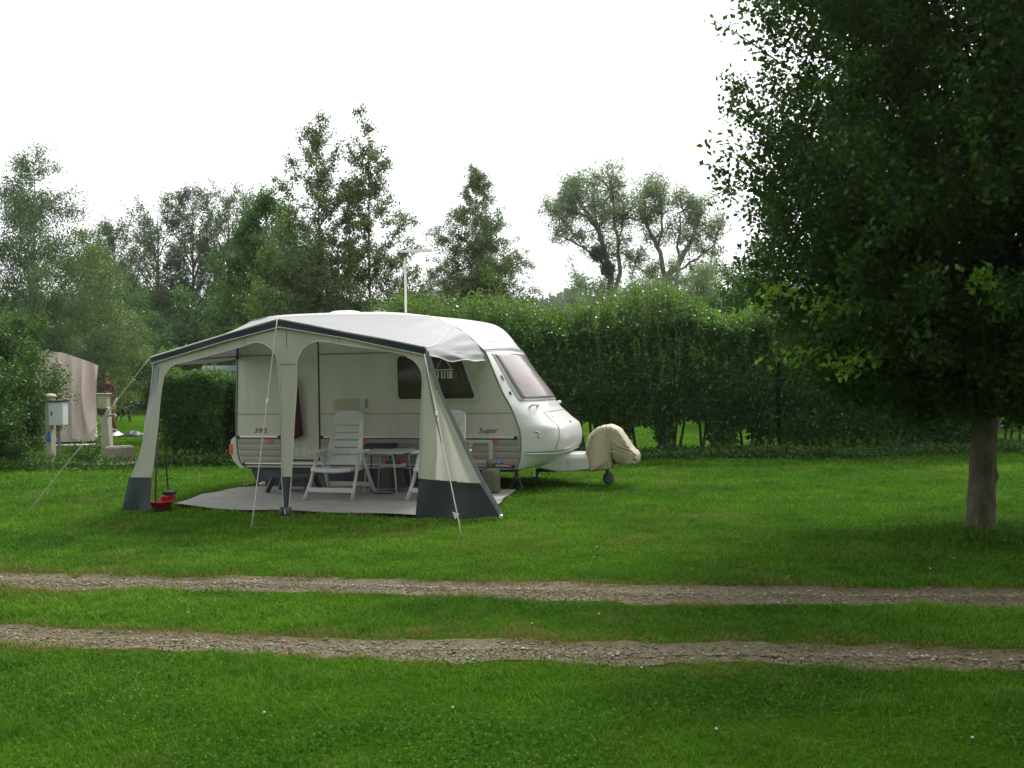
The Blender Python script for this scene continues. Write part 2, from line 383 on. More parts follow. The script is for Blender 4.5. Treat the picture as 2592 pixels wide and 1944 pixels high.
# stones
m, t, b = new_mat('pale_gravel_stones')
at = N(t, 'ShaderNodeAttribute', attribute_name='rnd')
r1 = ramp(t, at.outputs['Fac'], [(0.0, (0.10, 0.08, 0.045)), (0.45, (0.19, 0.155, 0.095)), (0.88, (0.28, 0.24, 0.16)), (1.0, (0.50, 0.47, 0.37))])
t.links.new(r1.outputs[0], b.inputs['Base Color']); b.inputs['Roughness'].default_value = 0.8
M['stones'] = m
NS = 46000
sx = rng.uniform(-8.5, 8.5, NS); pick = rng.random(NS) < 0.5
sy = np.where(pick, tcy(T1, sx), tcy(T2, sx)) + rng.normal(0, 0.17, NS)
ok = track_d(sx, sy) < 0.0 + rng.uniform(-0.06, 0.06, NS); ok &= rng.random(NS) < 0.45 + 0.9 * fbm(sx * 1.3, sy * 3, 77, 2)
sx, sy = sx[ok], sy[ok]; n = len(sx)
oc = np.array([[1, 0, 0], [0.3, 0.95, 0], [-0.8, 0.6, 0], [-0.8, -0.6, 0], [0.3, -0.95, 0], [0.1, 0, 0.8], [0, 0, -0.5]])
of = np.array([[0, 1, 5], [1, 2, 5], [2, 3, 5], [3, 4, 5], [4, 0, 5], [1, 0, 6], [2, 1, 6], [3, 2, 6], [4, 3, 6], [0, 4, 6]])
sz = rng.lognormal(math.log(0.0072), 0.38, n).clip(0.004, 0.018); ang = rng.uniform(0, 2 * PI, n)
jit = 1 + rng.uniform(-0.3, 0.3, (n, 7, 3)); P = oc[None] * jit * sz[:, None, None]; P[..., 2] *= 0.7
ca, sa = np.cos(ang)[:, None], np.sin(ang)[:, None]
PX = P[..., 0] * ca - P[..., 1] * sa + sx[:, None]; PY = P[..., 0] * sa + P[..., 1] * ca + sy[:, None]; PZ = P[..., 2] + (gh(sx, sy) + 0.008)[:, None]
V = np.stack([PX, PY, PZ], -1).reshape(-1, 3); F = (of[None] + (np.arange(n) * 7)[:, None, None]).reshape(-1, 3)
o = np_mesh('loose_gravel', V, [F], M['stones'], {'rnd': np.repeat(rng.random(n), 7)})
tag(o, 'pale beige loose gravel lying in the two wheel tracks', 'gravel', kind='stuff')

# ------------------------------------------------------------------ grass blades
CA = np.array([-4.02, 14.65]); CY_ = R(16); CD = np.array([math.cos(CY_), -math.sin(CY_)]); CN = np.array([math.sin(CY_), math.cos(CY_)])
def to_loc(x, y):
    qx, qy = x - CA[0], y - CA[1]; return qx * CD[0] + qy * CD[1], qx * CN[0] + qy * CN[1]
def inside_mat(x, y):
    u, v = to_loc(x, y)
    yl = np.interp(u, [0.3, 0.9, 1.42, 2.27, 3.46, 4.3], [-2.0, -2.28, -2.40, -2.40, -2.47, -2.43])
    left = np.interp(v, [-2.07, -1.2, -0.2], [0.34, 0.15, 0.1]); right = np.interp(v, [-2.45, -1.55, 0.0], [4.3, 4.38, 4.24])
    return (v > yl + 0.03) & (v < 0.05) & (u > left + 0.03) & (u < right - 0.02)
def patch_noise(x, y): return fbm(x * 0.55 + 4, y * 0.9, 31, 4)
def blades(name, n_try, dens_fn, ymin, ymax, hmean, seed):
    rg = np.random.default_rng(seed)
    y = ymin + (ymax - ymin) * rg.random(n_try) ** 0.8; half = 0.52 * y + 1.3
    x = rg.uniform(-1, 1, n_try) * half
    k = dens_fn(x, y, rg); x, y = x[k], y[k]; n = len(x)
    d = track_d(x, y); dist = np.hypot(x, y)
    lush = np.clip(0.5 + 1.7 * (patch_noise(x, y) - 0.5) + 0.9 * (fbm(x * 3.1, y * 3.1, 17, 3) - 0.5), 0, 1); tuft = np.clip(0.5 + 1.8 * (fbm(x * 4.2, y * 4.2, 91, 3) - 0.5), 0, 1)
    # longer, darker grass along the track edges and round the tree foot
    edge = np.exp(-((d - 0.10) / 0.12) ** 2)
    tr = np.exp(-(((x - 4.35) / 0.75) ** 2 + ((y - 9.2) / 0.6) ** 2)) * 1.0
    h = hmean * (0.40 + 1.2 * tuft) * rg.uniform(0.55, 1.35, n) * (1 + 0.35 * edge * (y > tcy(T1, x))) * (1 + 7.0 * tr * rg.random(n) ** 2.5) 
    h *= np.where(d < 0.0, 0.6, 1)
    wd = np.clip(0.00070 * dist, 0.0026, 0.015) * rg.uniform(0.7, 1.3, n)
    az = rg.uniform(0, 2 * PI, n); lean = rg.uniform(0.25, 1.35, n) * h
    wind = 0.35
    dx = np.cos(az) * lean; dy = np.sin(az) * lean; pa = az + PI / 2 + rg.normal(0, 0.5, n)
    sxv = np.cos(pa) * wd / 2; syv = np.sin(pa) * wd / 2; z0 = gh(x, y) - 0.003
    P = np.zeros((n, 5, 3))
    P[:, 0] = np.stack([x - sxv, y - syv, z0], 1); P[:, 1] = np.stack([x + sxv, y + syv, z0], 1)
    mx_, my_, mz = x + dx * 0.35, y + dy * 0.35, z0 + h * 0.62
    P[:, 2] = np.stack([mx_ + sxv * 0.85, my_ + syv * 0.85, mz], 1); P[:, 3] = np.stack([mx_ - sxv * 0.85, my_ - syv * 0.85, mz], 1)
    P[:, 4] = np.stack([x + dx, y + dy, z0 + h], 1)
    base = (np.arange(n) * 5)[:, None]
    Fq = base + np.array([[0, 1, 2, 3]]); Ft = base + np.array([[3, 2, 4]])
    strip = ((y < tcy(T1, x)) & (y > tcy(T2, x))) * 0.16
    dry = np.clip(0.17 + strip + 1.9 * np.exp(-(np.clip(d, 0, 9) / 0.14) ** 2) * fbm(x * 1.7, y * 4, 55, 3) + 1.5 * (fbm(x * 0.9, y * 1.3, 66, 4) - 0.52) * np.clip(14 / dist, 0.2, 1) + 0.8 * (fbm(x * 5, y * 5, 67, 2) - 0.5) + rg.normal(0, 0.16, n), 0, 1)
    o = np_mesh(name, P.reshape(-1, 3), [Fq, Ft], M['grass'], {'rnd': np.repeat(np.clip(lush * 0.55 + 0.5 * rg.random(n) - 0.02, 0, 1), 5), 'dry': np.repeat(dry, 5)})
    return o
m, t, b = new_mat('grass_blades')
at = N(t, 'ShaderNodeAttribute', attribute_name='rnd'); ad = N(t, 'ShaderNodeAttribute', attribute_name='dry')
r1 = ramp(t, at.outputs['Fac'], [(0.1, (0.030, 0.092, 0.007)), (0.5, (0.083, 0.212, 0.011)), (0.9, (0.165, 0.33, 0.020))])
r2 = ramp(t, ad.outputs['Fac'], [(0.35, (0, 0, 0)), (0.95, (1, 1, 1))])
mm = N(t, 'ShaderNodeMix', data_type='RGBA'); mm.inputs[7].default_value = (0.22, 0.20, 0.055, 1)
t.links.new(r2.outputs[0], mm.inputs[0]); t.links.new(r1.outputs[0], mm.inputs[6]); t.links.new(mm.outputs[2], b.inputs['Base Color'])
b.inputs['Roughness'].default_value = 0.5; b.inputs['Specular IOR Level'].default_value = 0.10
tr = N(t, 'ShaderNodeBsdfTranslucent'); t.links.new(mm.outputs[2], tr.inputs[0]); ms = N(t, 'ShaderNodeMixShader'); ms.inputs[0].default_value = 0.35
t.links.new(b.outputs[0], ms.inputs[1]); t.links.new(tr.outputs[0], ms.inputs[2]); t.links.new(ms.outputs[0], t.nodes['Material Output'].inputs[0])
M['grass'] = m
def dens_near(x, y, rg):
    d = track_d(x, y) + 0.22 * (fbm(x * 4, y * 7, 19, 3) - 0.42); p = np.where(d < 0, 0.13 + 0.50 * (fbm(x * 2.5, y * 5, 8, 3) > 0.53), np.clip(0.62 + d / 0.10, 0, 1))
    p = p * np.clip((5.6 / y), 0, 1) ** 1.0 * np.clip((10.9 - y) / 1.0, 0, 1)
    tr = ((x - 4.29) ** 2 + (y - 9.25) ** 2) > 0.17 ** 2
    return (rg.random(len(x)) < p) & ~inside_mat(x, y) & tr
def dens_far(x, y, rg):
    d = track_d(x, y); u, v = to_loc(x, y)
    p = np.clip(d / 0.1, 0, 1) * np.clip(12 / y, 0, 1) ** 1.2 * np.clip((y - 9.6) / 1.0, 0, 1)
    under = (u > 0.1) & (u < 4.4) & (v > 0.1) & (v < 2.0)
    p = np.where(under, p * 0.35, p)
    return (rg.random(len(x)) < p) & ~inside_mat(x, y)
o = blades('grass_near', 460000, dens_near, 3.3, 10.9, 0.027, 1)
tag(o, 'short mown grass of the near lawn and between the wheel tracks', 'grass', kind='stuff')
o = blades('grass_far', 420000, dens_far, 9.6, 27, 0.033, 2)
tag(o, 'bright mown lawn grass around the caravan and beyond', 'grass', kind='stuff')

# ------------------------------------------------------------------ leaf cards (small flat leaves) as one mesh
def leaves(name, C, L, Wd, matl, parent=None, down=0.0, flatn=0.0, rg=rng, fold=0.18, outdir=None, outw=0.0):
    """C (n,3) leaf base points; L, Wd length and width arrays"""
    n = len(C); L = np.broadcast_to(L, n) * rg.uniform(0.65, 1.25, n); Wd = np.broadcast_to(Wd, n) * rg.uniform(0.7, 1.2, n)
    d = rg.normal(0, 1, (n, 3)); d /= np.linalg.norm(d, axis=1)[:, None]
    if outdir is not None: d = d + outdir * outw
    d[:, 2] -= down; d /= np.linalg.norm(d, axis=1)[:, None]
    nn = rg.normal(0, 1, (n, 3)); nn[:, 2] += flatn; nn /= np.linalg.norm(nn, axis=1)[:, None]
    s = np.cross(d, nn); s /= np.linalg.norm(s, axis=1)[:, None] + 1e-9
    up = np.cross(s, d)
    P = np.zeros((n, 4, 3)); P[:, 0] = C
    mid = C + d * (L * 0.45)[:, None]; lift = up * (Wd * fold)[:, None]
    P[:, 1] = mid + s * (Wd / 2)[:, None] + lift; P[:, 2] = C + d * L[:, None]; P[:, 3] = mid - s * (Wd / 2)[:, None] + lift
    F = (np.arange(n) * 4)[:, None] + np.array([[0, 1, 2, 3]])
    return np_mesh(name, P.reshape(-1, 3), [F], matl, {'rnd': np.repeat(rg.random(n), 4)}, parent)
def tubes(name, polys, matl, parent=None, ns=5, smooth=True):
    """polys: list of (points (k,3), radii (k,))"""
    VV = []; FF = []; off = 0
    for pts, rad in polys:
        pts = np.asarray(pts, float); k = len(pts)
        t_ = np.gradient(pts, axis=0); t_ /= np.linalg.norm(t_, axis=1)[:, None] + 1e-9
        ref = np.array([0, 0, 1.0]) if abs(t_[0, 2]) < 0.9 else np.array([1.0, 0, 0])
        a = np.cross(t_, ref); a /= np.linalg.norm(a, axis=1)[:, None] + 1e-9; b_ = np.cross(a, t_)
        an = 2 * PI * np.arange(ns) / ns
        ring = pts[:, None] + (a[:, None] * np.cos(an)[None, :, None] + b_[:, None] * np.sin(an)[None, :, None]) * np.asarray(rad)[:, None, None]
        VV.append(ring.reshape(-1, 3))
        i_, k_ = np.meshgrid(np.arange(k - 1), np.arange(ns), indexing='ij')
        FF.append(off + np.stack([i_ * ns + k_, i_ * ns + (k_ + 1) % ns, (i_ + 1) * ns + (k_ + 1) % ns, (i_ + 1) * ns + k_], -1).reshape(-1, 4)); off += k * ns
    return np_mesh(name, np.concatenate(VV), [np.concatenate(FF)], matl, parent=parent, smooth=smooth)

# clover and small broad-leaved weeds in the turf
rg = np.random.default_rng(5); n = 260000
y = 3.4 + 12 * rg.random(n) ** 1.1; x = rg.uniform(-1, 1, n) * (0.52 * y + 1)
pn = fbm(x * 0.9, y * 1.6, 41, 4); d = track_d(x, y)
ok = ((rng.random(n) < np.clip(0.12 + 3.5 * (pn - 0.5), 0.06, 0.7)) | (np.exp(-(((x - 3.6) / 1.3) ** 2 + ((y - 8.7) / 0.5) ** 2)) > rg.random(n))) & (d > 0.02) & ~inside_mat(x, y) & (rg.random(n) < np.clip(6 / y, 0, 1) ** 1.3)
ok |= (d > 0.02) & (d < 0.35) & (y > tcy(T1, x)) & (fbm(x * 1.1, y * 2, 43, 3) > 0.5) & (rg.random(n) < 0.5) & ~inside_mat(x, y)
x, y = x[ok], y[ok]
C = np.stack([x, y, gh(x, y) + rg.uniform(0.012, 0.045, len(x))], 1)
M['clover'] = leaf_mat('clover_leaves', (0.030, 0.090, 0.012), (0.055, 0.15, 0.016), (0.10, 0.22, 0.025), (0.16, 0.34, 0.03), 0.25, 0.7, 0.8, 0.04)
o = leaves('clover_patches', C, 0.020, 0.014, M['clover'], flatn=1.2, rg=rg)
tag(o, 'patches of clover and small broad leaves in the turf', 'ground cover', kind='stuff')

# ================================================================== THE CARAVAN (local: x along the side to the nose, y away from camera, z up)
# stations: side outline (u,z), centre outline (u,z), roundness exponent
ST = [((0.14, 0.29), (0.08, 0.29), 5), ((0.03, 0.40), (-0.05, 0.40), 6), ((-0.01, 0.72), (-0.07, 0.72), 6), ((0.0, 1.06), (-0.06, 1.06), 6), ((0.02, 1.55), (-0.03, 1.57), 6),
      ((0.03, 1.87), (-0.01, 1.90), 6), ((0.05, 2.05), (0.01, 2.10), 6), ((0.12, 2.25), (0.07, 2.30), 5), ((0.25, 2.39), (0.2, 2.45), 4), ((0.5, 2.445), (0.5, 2.515), 4),
      ((1.1, 2.455), (1.1, 2.53), 4), ((1.8, 2.45), (1.8, 2.525), 4), ((2.3, 2.435), (2.35, 2.50), 4), ((2.8, 2.405), (2.95, 2.42), 4), ((3.1, 2.36), (3.38, 2.365), 3.5),
      ((3.41, 2.235), (3.60, 2.295), 3), ((3.6, 2.09), (3.76, 2.16), 2.5), ((3.745, 1.955), (3.86, 2.00), 2.2), ((3.82, 1.875), (3.91, 1.89), 2),
      ((3.91, 1.67), (4.11, 1.67), 2), ((4.04, 1.36), (4.37, 1.37), 2), ((4.13, 1.20), (4.49, 1.19), 2.4), ((4.185, 1.09), (4.53, 1.10), 3.4), ((4.236, 0.95), (4.665, 0.95), 5),
      ((4.265, 0.87), (4.765, 0.865), 6), ((4.285, 0.80), (4.80, 0.80), 6), ((4.29, 0.70), (4.82, 0.70), 6), ((4.29, 0.60), (4.81, 0.60), 6), ((4.285, 0.53), (4.785, 0.53), 6), ((4.28, 0.46), (4.70, 0.45), 5),
      ((4.25, 0.36), (4.60, 0.36), 4), ((4.23, 0.30), (4.45, 0.30), 4)]
WID = 2.0
def dens_st():
    s = catmull([(*a, *b, c) for a, b, c in ST], 4); return s
SD = dens_st()
def shell(i, wv, off=0.0):
    """point on the body shell at fractional station i and depth wv (0..2)"""
    k = int(min(max(i, 0), len(SD) - 1.001)); f = i - k; a = np.array(SD[k]); b_ = np.array(SD[k + 1]); q = a * (1 - f) + b_ * f
    g = max(0.0, 1 - abs(wv / (WID / 2) - 1) ** q[4])
    p = Vector((q[0] + (q[2] - q[0]) * g, wv, q[1] + (q[3] - q[1]) * g))
    if off:
        e = 0.02; k2 = min(i + 0.3, len(SD) - 1.01)
        du = shell(k2, wv) - shell(max(i - 0.3, 0), wv); dw = shell(i, min(wv + e, WID)) - shell(i, max(wv - e, 0))
        n_ = du.cross(dw); n_.normalize()
        cen = Vector((2.2, 1.0, 1.3))
        if n_.dot(p - cen) < 0: n_ = -n_
        p = p + n_ * off
    return p
def st_at_z(z, lo=68, hi=None):
    """fractional station on the front whose centre height is z"""
    hi = hi or len(SD) - 1; best = lo
    for i in np.arange(lo, hi, 0.1):
        k = int(i); f = i - k; zz = SD[k][3] * (1 - f) + SD[min(k + 1, len(SD) - 1)][3] * f
        if zz >= z: best = i
    return best
CV = thing('caravan', 'white touring caravan with sloping front window, lettered 390 and Super, behind the awning', 'caravan', (CA[0], CA[1], 0), -CY_)
wsamp = [0, 0.01, 0.03, 0.06, 0.1, 0.15, 0.22, 0.3, 0.4, 0.55, 0.75, 1.0, 1.25, 1.45, 1.6, 1.7, 1.78, 1.85, 1.9, 1.94, 1.97, 1.99, 2.0]
bm = bmesh.new()
vs = [[bm.verts.new(shell(min(i, len(SD) - 1.001), w_)) for w_ in wsamp] for i in range(len(SD))]
for i in range(len(SD) - 1):
    for j in range(len(wsamp) - 1): bm.faces.new((vs[i][j], vs[i + 1][j], vs[i + 1][j + 1], vs[i][j + 1]))
bm.faces.new([vs[0][j] for j in range(len(wsamp))] + [vs[-1][j] for j in reversed(range(len(wsamp)))])
obj('body_shell', bm, M['white_gel'], CV, smooth=True)
out2 = [(s[0], s[1]) for s in SD]
for side_, (a_, b_) in enumerate(((0.0, -0.004), (2.0, 2.004))):
    bm = bmesh.new(); prism(bm, out2, 'y', a_, b_)
    o = obj('side_panel', bm, M['cream'], CV)
# grey awning rails round the side outline
for yy in (-0.006, 2.006):
    bm = bmesh.new(); tube(bm, [(s[0], yy, s[1]) for s in SD], 0.013, 6); obj('awning_rail', bm, M['grey_trim'], CV, smooth=True)
def side_prism(name, poly, d0, d1, m_, parent=CV, bevel=0.0, holes=()):
    bm = bmesh.new(); prism(bm, poly, 'y', -d0, -d1, holes); return obj(name, bm, m_, parent, bevel=bevel)
# horizontal panel joints and gutter line
for (a_, b_, z_) in ((0.005, 0.705, 1.06), (1.345, 4.17, 1.06)): side_prism('panel_joint', [(a_, z_ - 0.004), (b_, z_ - 0.004), (b_, z_ + 0.004), (a_, z_ + 0.004)], 0.004, 0.007, M['seam'])
for (a_, b_, z_) in ((0.03, 0.70, 1.91), (1.345, 3.75, 1.91)): side_prism('gutter_strip', [(a_, z_ - 0.009), (b_, z_ - 0.009), (b_, z_ + 0.009), (a_, z_ + 0.009)], 0.004, 0.016, M['grey_trim'])
# ribbed lower panels
def nose_u(z): return float(np.interp(z, [0.30, 0.36, 0.5, 0.73], [4.21, 4.235, 4.262, 4.265]))
def rear_u(z): return float(np.interp(z, [0.30, 0.36, 0.45, 0.73], [0.15, 0.10, 0.045, 0.015]))
def ribs(u0, u1, name='ribbed_panel'):
    bm = bmesh.new(); rows = []
    for k in range(4):
        zb = 0.365 + k * 0.0885; zt = zb + 0.0885
        for (f, dpt) in ((0.0, 0.005), (0.06, 0.016), (0.5, 0.018), (0.90, 0.014), (0.97, 0.006)): rows.append((zb + (zt - zb) * f, dpt))
    rows.append((0.719, 0.006)); prev = None
    for z_, dp in rows:
        a_ = u0 if u0 is not None else rear_u(z_); b_ = u1 if u1 is not None else nose_u(z_)
        cur = [bm.verts.new((a_ + (b_ - a_) * q / 6, -dp, z_)) for q in range(7)]
        if prev:
            for q in range(6): bm.faces.new((prev[q], prev[q + 1], cur[q + 1], cur[q]))
        prev = cur
    return obj(name, bm, M['ribbed'], CV, norm=False)
ribs(None, 0.705); ribs(1.345, None)
# bright trim rails with black end caps
def rail(u0, u1, z_, h=0.012):
    bm = bmesh.new(); box(bm, u0, u1, -0.026, -0.004, z_ - h, z_ + h); o = obj('trim_rail', bm, M['alu'], CV, bevel=0.004)
    bm = bmesh.new(); box(bm, u0, u1, -0.022, -0.004, z_ - h - 0.012, z_ - h - 0.001); obj('rail_insert', bm, M['black'], o)
    for e in (u0, u1):
        bm = bmesh.new(); box(bm, e - 0.022, e + 0.022, -0.032, -0.004, z_ - h - 0.014, z_ + h + 0.006); obj('end_cap', bm, M['black'], o, bevel=0.005)
rail(0.03, 0.69, 0.732); rail(1.37, 4.225, 0.732); rail(0.11, 4.19, 0.345, 0.008)
# door
D0, D1 = 0.72, 1.325
bm = bmesh.new(); prism(bm, round_poly([(D0 - 0.012, 0.385), (D1 + 0.014, 0.385), (D1 + 0.014, 2.10), (D0 - 0.012, 2.10)], 0.06), 'y', -0.004, -0.009); obj('door_seal', bm, M['black'], CV)
bm = bmesh.new(); prism(bm, round_poly([(D0, 0.41), (D1 - 0.004, 0.41), (D1 - 0.004, 2.085), (D0, 2.085)], 0.05), 'y', -0.009, -0.022)
door = obj('door', bm, M['cream'], CV, bevel=0.005)
bm = bmesh.new(); box(bm, D0 + 0.01, D1 - 0.012, -0.024, -0.022, 1.273, 1.281); obj('stable_door_joint', bm, M['hem'], door)
for ux in (0.93, 1.04):
    bm = bmesh.new()
    for k in range(5): box(bm, ux, ux + 0.085, -0.028, -0.022, 0.462 + k * 0.023, 0.472 + k * 0.023)
    obj('door_vent', bm, M['white_gel'], door)
bm = bmesh.new(); box(bm, 0.76, 0.86, -0.05, -0.022, 1.13, 1.16); obj('door_handle', bm, M['black'], door, bevel=0.006)
# side window
FR = round_poly([(2.495, 1.222), (3.745, 1.222), (3.50, 1.895), (2.49, 1.895)], 0.07, 5)
PN = round_poly([(2.54, 1.262), (3.668, 1.262), (3.455, 1.855), (2.535, 1.855)], 0.06, 5)
bm = bmesh.new(); prism(bm, FR, 'y', -0.004, -0.022, holes=[PN[::-1]])
wf = obj('side_window', bm, M['wframe'], CV)
bm = bmesh.new(); prism(bm, PN, 'y', -0.0045, -0.006); obj('window_opening', bm, M['black'], wf)
bm = bmesh.new()
BL = [(3.02, 1.335), (3.625, 1.335), (3.46, 1.80), (3.02, 1.80)]
grid(bm, lambda s, t_: Vector((3.02 + (3.63 - 3.02 - 0.17 * t_) * s, -0.009 - 0.002 * math.sin(s * 60), 1.335 + 0.47 * t_)), 50, 2); obj('window_blind', bm, M['blind'], wf, smooth=True)
bm = bmesh.new(); prism(bm, [(2.56, 1.28), (2.95, 1.28), (2.95, 1.84), (2.56, 1.84)], 'y', -0.0065, -0.008); obj('window_curtain', bm, mat('dark_curtain', (0.10, 0.078, 0.075), 0.9), wf)
bm = bmesh.new(); prism(bm, PN, 'y', -0.013, -0.019); obj('window_pane', bm, M['pane'], wf, bevel=0.002)
for (u_, z_) in ((3.28, 1.272), (3.61, 1.35), (2.58, 1.40)):
    bm = bmesh.new(); box(bm, u_ - 0.03, u_ + 0.03, -0.026, -0.019, z_ - 0.008, z_ + 0.012); obj('window_catch', bm, M['black'], wf, bevel=0.003)
# fridge vent and socket flap
bm = bmesh.new(); prism(bm, rrect(1.54, 1.94, 1.124, 1.279, 0.01, 2), 'y', -0.004, -0.012); fv = obj('fridge_vent', bm, M['wframe'], CV)
bm = bmesh.new()
for k in range(9): box(bm, 1.555, 1.925, -0.018, -0.0125, 1.133 + k * 0.0158, 1.1425 + k * 0.0158)
for k in range(1, 8): box(bm, 1.555 + k * 0.047, 1.559 + k * 0.047, -0.0205, -0.0182, 1.131, 1.271)
obj('vent_louvres', bm, M['vent'], fv)
bm = bmesh.new(); prism(bm, rrect(1.98, 2.072, 1.135, 1.278, 0.012, 3), 'y', -0.004, -0.022); sf = obj('socket_flap', bm, M['wframe'], CV, bevel=0.004)
bm = bmesh.new(); box(bm, 2.045, 2.066, -0.030, -0.022, 1.15, 1.262); obj('flap_catch', bm, M['grey_trim'], sf)
# locker hatch with frame and lock plate
HO = round_poly([(3.30, 0.382), (3.905, 0.382), (3.905, 0.698), (3.30, 0.698)], 0.035); HI = round_poly([(3.345, 0.425), (3.85, 0.425), (3.85, 0.66), (3.345, 0.66)], 0.02)
bm = bmesh.new(); prism(bm, HO, 'y', -0.004, -0.028, holes=[HI[::-1]]); hf = obj('locker_hatch', bm, M['cream'], CV, bevel=0.003)
side_prism('hatch_lock', round_poly([(3.50, 0.60), (3.62, 0.60), (3.62, 0.672), (3.50, 0.672)], 0.012), 0.029, 0.036, M['wframe'], hf)
side_prism('lock_barrel', rrect(3.548, 3.572, 0.628, 0.652, 0.010, 3), 0.036, 0.040, M['black'], hf)
for (u_, z_) in ((0.552, 0.682), (2.025, 0.682), (3.948, 0.681)):
    side_prism('side_marker', rrect(u_ - 0.038, u_ + 0.038, z_ - 0.022, z_ + 0.022, 0.006, 2), 0.018, 0.03, M['orange'], CV, bevel=0.003)
# lettering
def lettering(name, body, u0, u1, z0, z1, m_, parent, y_, shear=0.25, flip=False):
    c = bpy.data.curves.new(name, 'FONT'); c.body = body; c.shear = shear; c.extrude = 0.0015; c.size = 1; c.offset = 0.004
    o = bpy.data.objects.new(name, c); COL.objects.link(o); bpy.context.view_layer.update()
    me = bpy.data.meshes.new_from_object(o.evaluated_get(bpy.context.evaluated_depsgraph_get())); COL.objects.unlink(o); bpy.data.objects.remove(o)
    co = np.zeros(len(me.vertices) * 3); me.vertices.foreach_get('co', co); co = co.reshape(-1, 3)
    mn, mx2 = co.min(0), co.max(0); out = np.zeros_like(co)
    out[:, 0] = u0 + (co[:, 0] - mn[0]) / (mx2[0] - mn[0]) * (u1 - u0); out[:, 2] = z0 + (co[:, 1] - mn[1]) / (mx2[1] - mn[1]) * (z1 - z0); out[:, 1] = y_ - (co[:, 2] - mn[2]) * 1.0
    me.vertices.foreach_set('co', out.ravel().astype(np.float32)); me.update(); me.materials.clear()
    return link_mesh(name, me, m_, parent)
M['ink'] = mat('dark_lettering', (0.035, 0.035, 0.04), 0.5)
lettering('number_lettering', '390', 0.275, 0.485, 0.787, 0.858, M['ink'], CV, -0.0045, 0.2)
lettering('name_lettering', 'Super', 3.705, 3.975, 0.768, 0.866, M['ink'], CV, -0.0045, 0.25)
# rear moulding with orange light and corner foot
bm = bmesh.new()
RM = [(0.02, 0.73), (-0.06, 0.725), (-0.115, 0.69), (-0.125, 0.60), (-0.115, 0.45), (-0.08, 0.37), (-0.02, 0.31), (0.02, 0.272), (0.15, 0.272), (0.16, 0.31), (0.10, 0.34), (0.04, 0.40), (0.01, 0.5)]
prism(bm, RM, 'y', 0.012, 1.988); rm = obj('rear_moulding', bm, M['cream'], CV, bevel=0.012)
for yy in (0.0, 1.86):
    bm = bmesh.new(); prism(bm, rrect(-0.142, -0.09, 0.468, 0.62, 0.012, 3), 'y', yy + 0.002, yy + 0.14); obj('rear_light', bm, M['orange'], rm, bevel=0.004)
# front window on the shell
iT, iB = st_at_z(1.885), st_at_z(1.205)
def patch(name, i0, i1, w0, w1, off, m_, parent, nu=14, nw=18, th=0.0):
    bm = bmesh.new(); A_ = grid(bm, lambda s, t_: shell(i0 + (i1 - i0) * s, w0 + (w1 - w0) * t_, off), nu, nw)
    if th:
        B_ = [[bm.verts.new(shell(i0 + (i1 - i0) * s / nu, w0 + (w1 - w0) * t_ / nw, off - th)) for t_ in range(nw + 1)] for s in range(nu + 1)]
        for i in range(nu):
            bm.faces.new((A_[i][0], A_[i + 1][0], B_[i + 1][0], B_[i][0])); bm.faces.new((A_[i][nw], A_[i + 1][nw], B_[i + 1][nw], B_[i][nw]))
        for j in range(nw):
            bm.faces.new((A_[0][j], A_[0][j + 1], B_[0][j + 1], B_[0][j])); bm.faces.new((A_[nu][j], A_[nu][j + 1], B_[nu][j + 1], B_[nu][j]))
    return obj(name, bm, m_, parent, smooth=True)
fw = patch('front_window', iT, iB, 0.16, 1.84, 0.012, M['white_gel'], CV, th=0.012)
patch('front_opening', iT + (iB - iT) * 0.05, iT + (iB - iT) * 0.93, 0.22, 1.78, 0.015, M['blind'], fw)
patch('front_pane', iT + (iB - iT) * 0.045, iT + (iB - iT) * 0.935, 0.21, 1.79, 0.026, M['front_pane'], fw, th=0.011)
for k, ii in enumerate((0.46, 0.72)):
    p0 = shell(iT + (iB - iT) * ii, 0.10, 0.006); bm = bmesh.new(); p1 = shell(iT + (iB - iT) * (ii + 0.07), 0.10, 0.006)
    tube(bm, [p0, p1], 0.013, 6); obj('window_stay', bm, M['black'] if k else M['grey_trim'], fw)
# dark strip above the window across the front of the roof
for (off_, dz, m_) in ((0.006, 0.0, M['grey_trim']), (0.009, -0.022, M['alu'])):
    ii = st_at_z(1.945 + dz, 60); bm = bmesh.new(); tube(bm, [shell(ii, w_, 0.004) for w_ in np.linspace(0.02, 1.98, 30)], 0.007, 6); obj('roof_edge_strip', bm, m_, CV, smooth=True)
# faint worn lettering on the front of the roof: short grey strokes
ii = st_at_z(2.07, 56); bm = bmesh.new()
for r_ in range(3):
    for k in range(11):
        w_ = 0.28 + k * 0.032 + (0.05 if r_ else 0); jj = ii + r_ * 0.35
        if (k * 7 + r_ * 3) % 5 == 0 or (r_ == 0 and k > 6): continue
        q = [shell(jj, w_, 0.0025), shell(jj, w_ + 0.02, 0.0025), shell(jj + 0.16, w_ + 0.02, 0.0025), shell(jj + 0.16, w_, 0.0025)]
        bm.faces.new([bm.verts.new(v_) for v_ in q])
obj('worn_lettering', bm, mat('faded_grey_ink', (0.42, 0.42, 0.45), 0.6), CV)
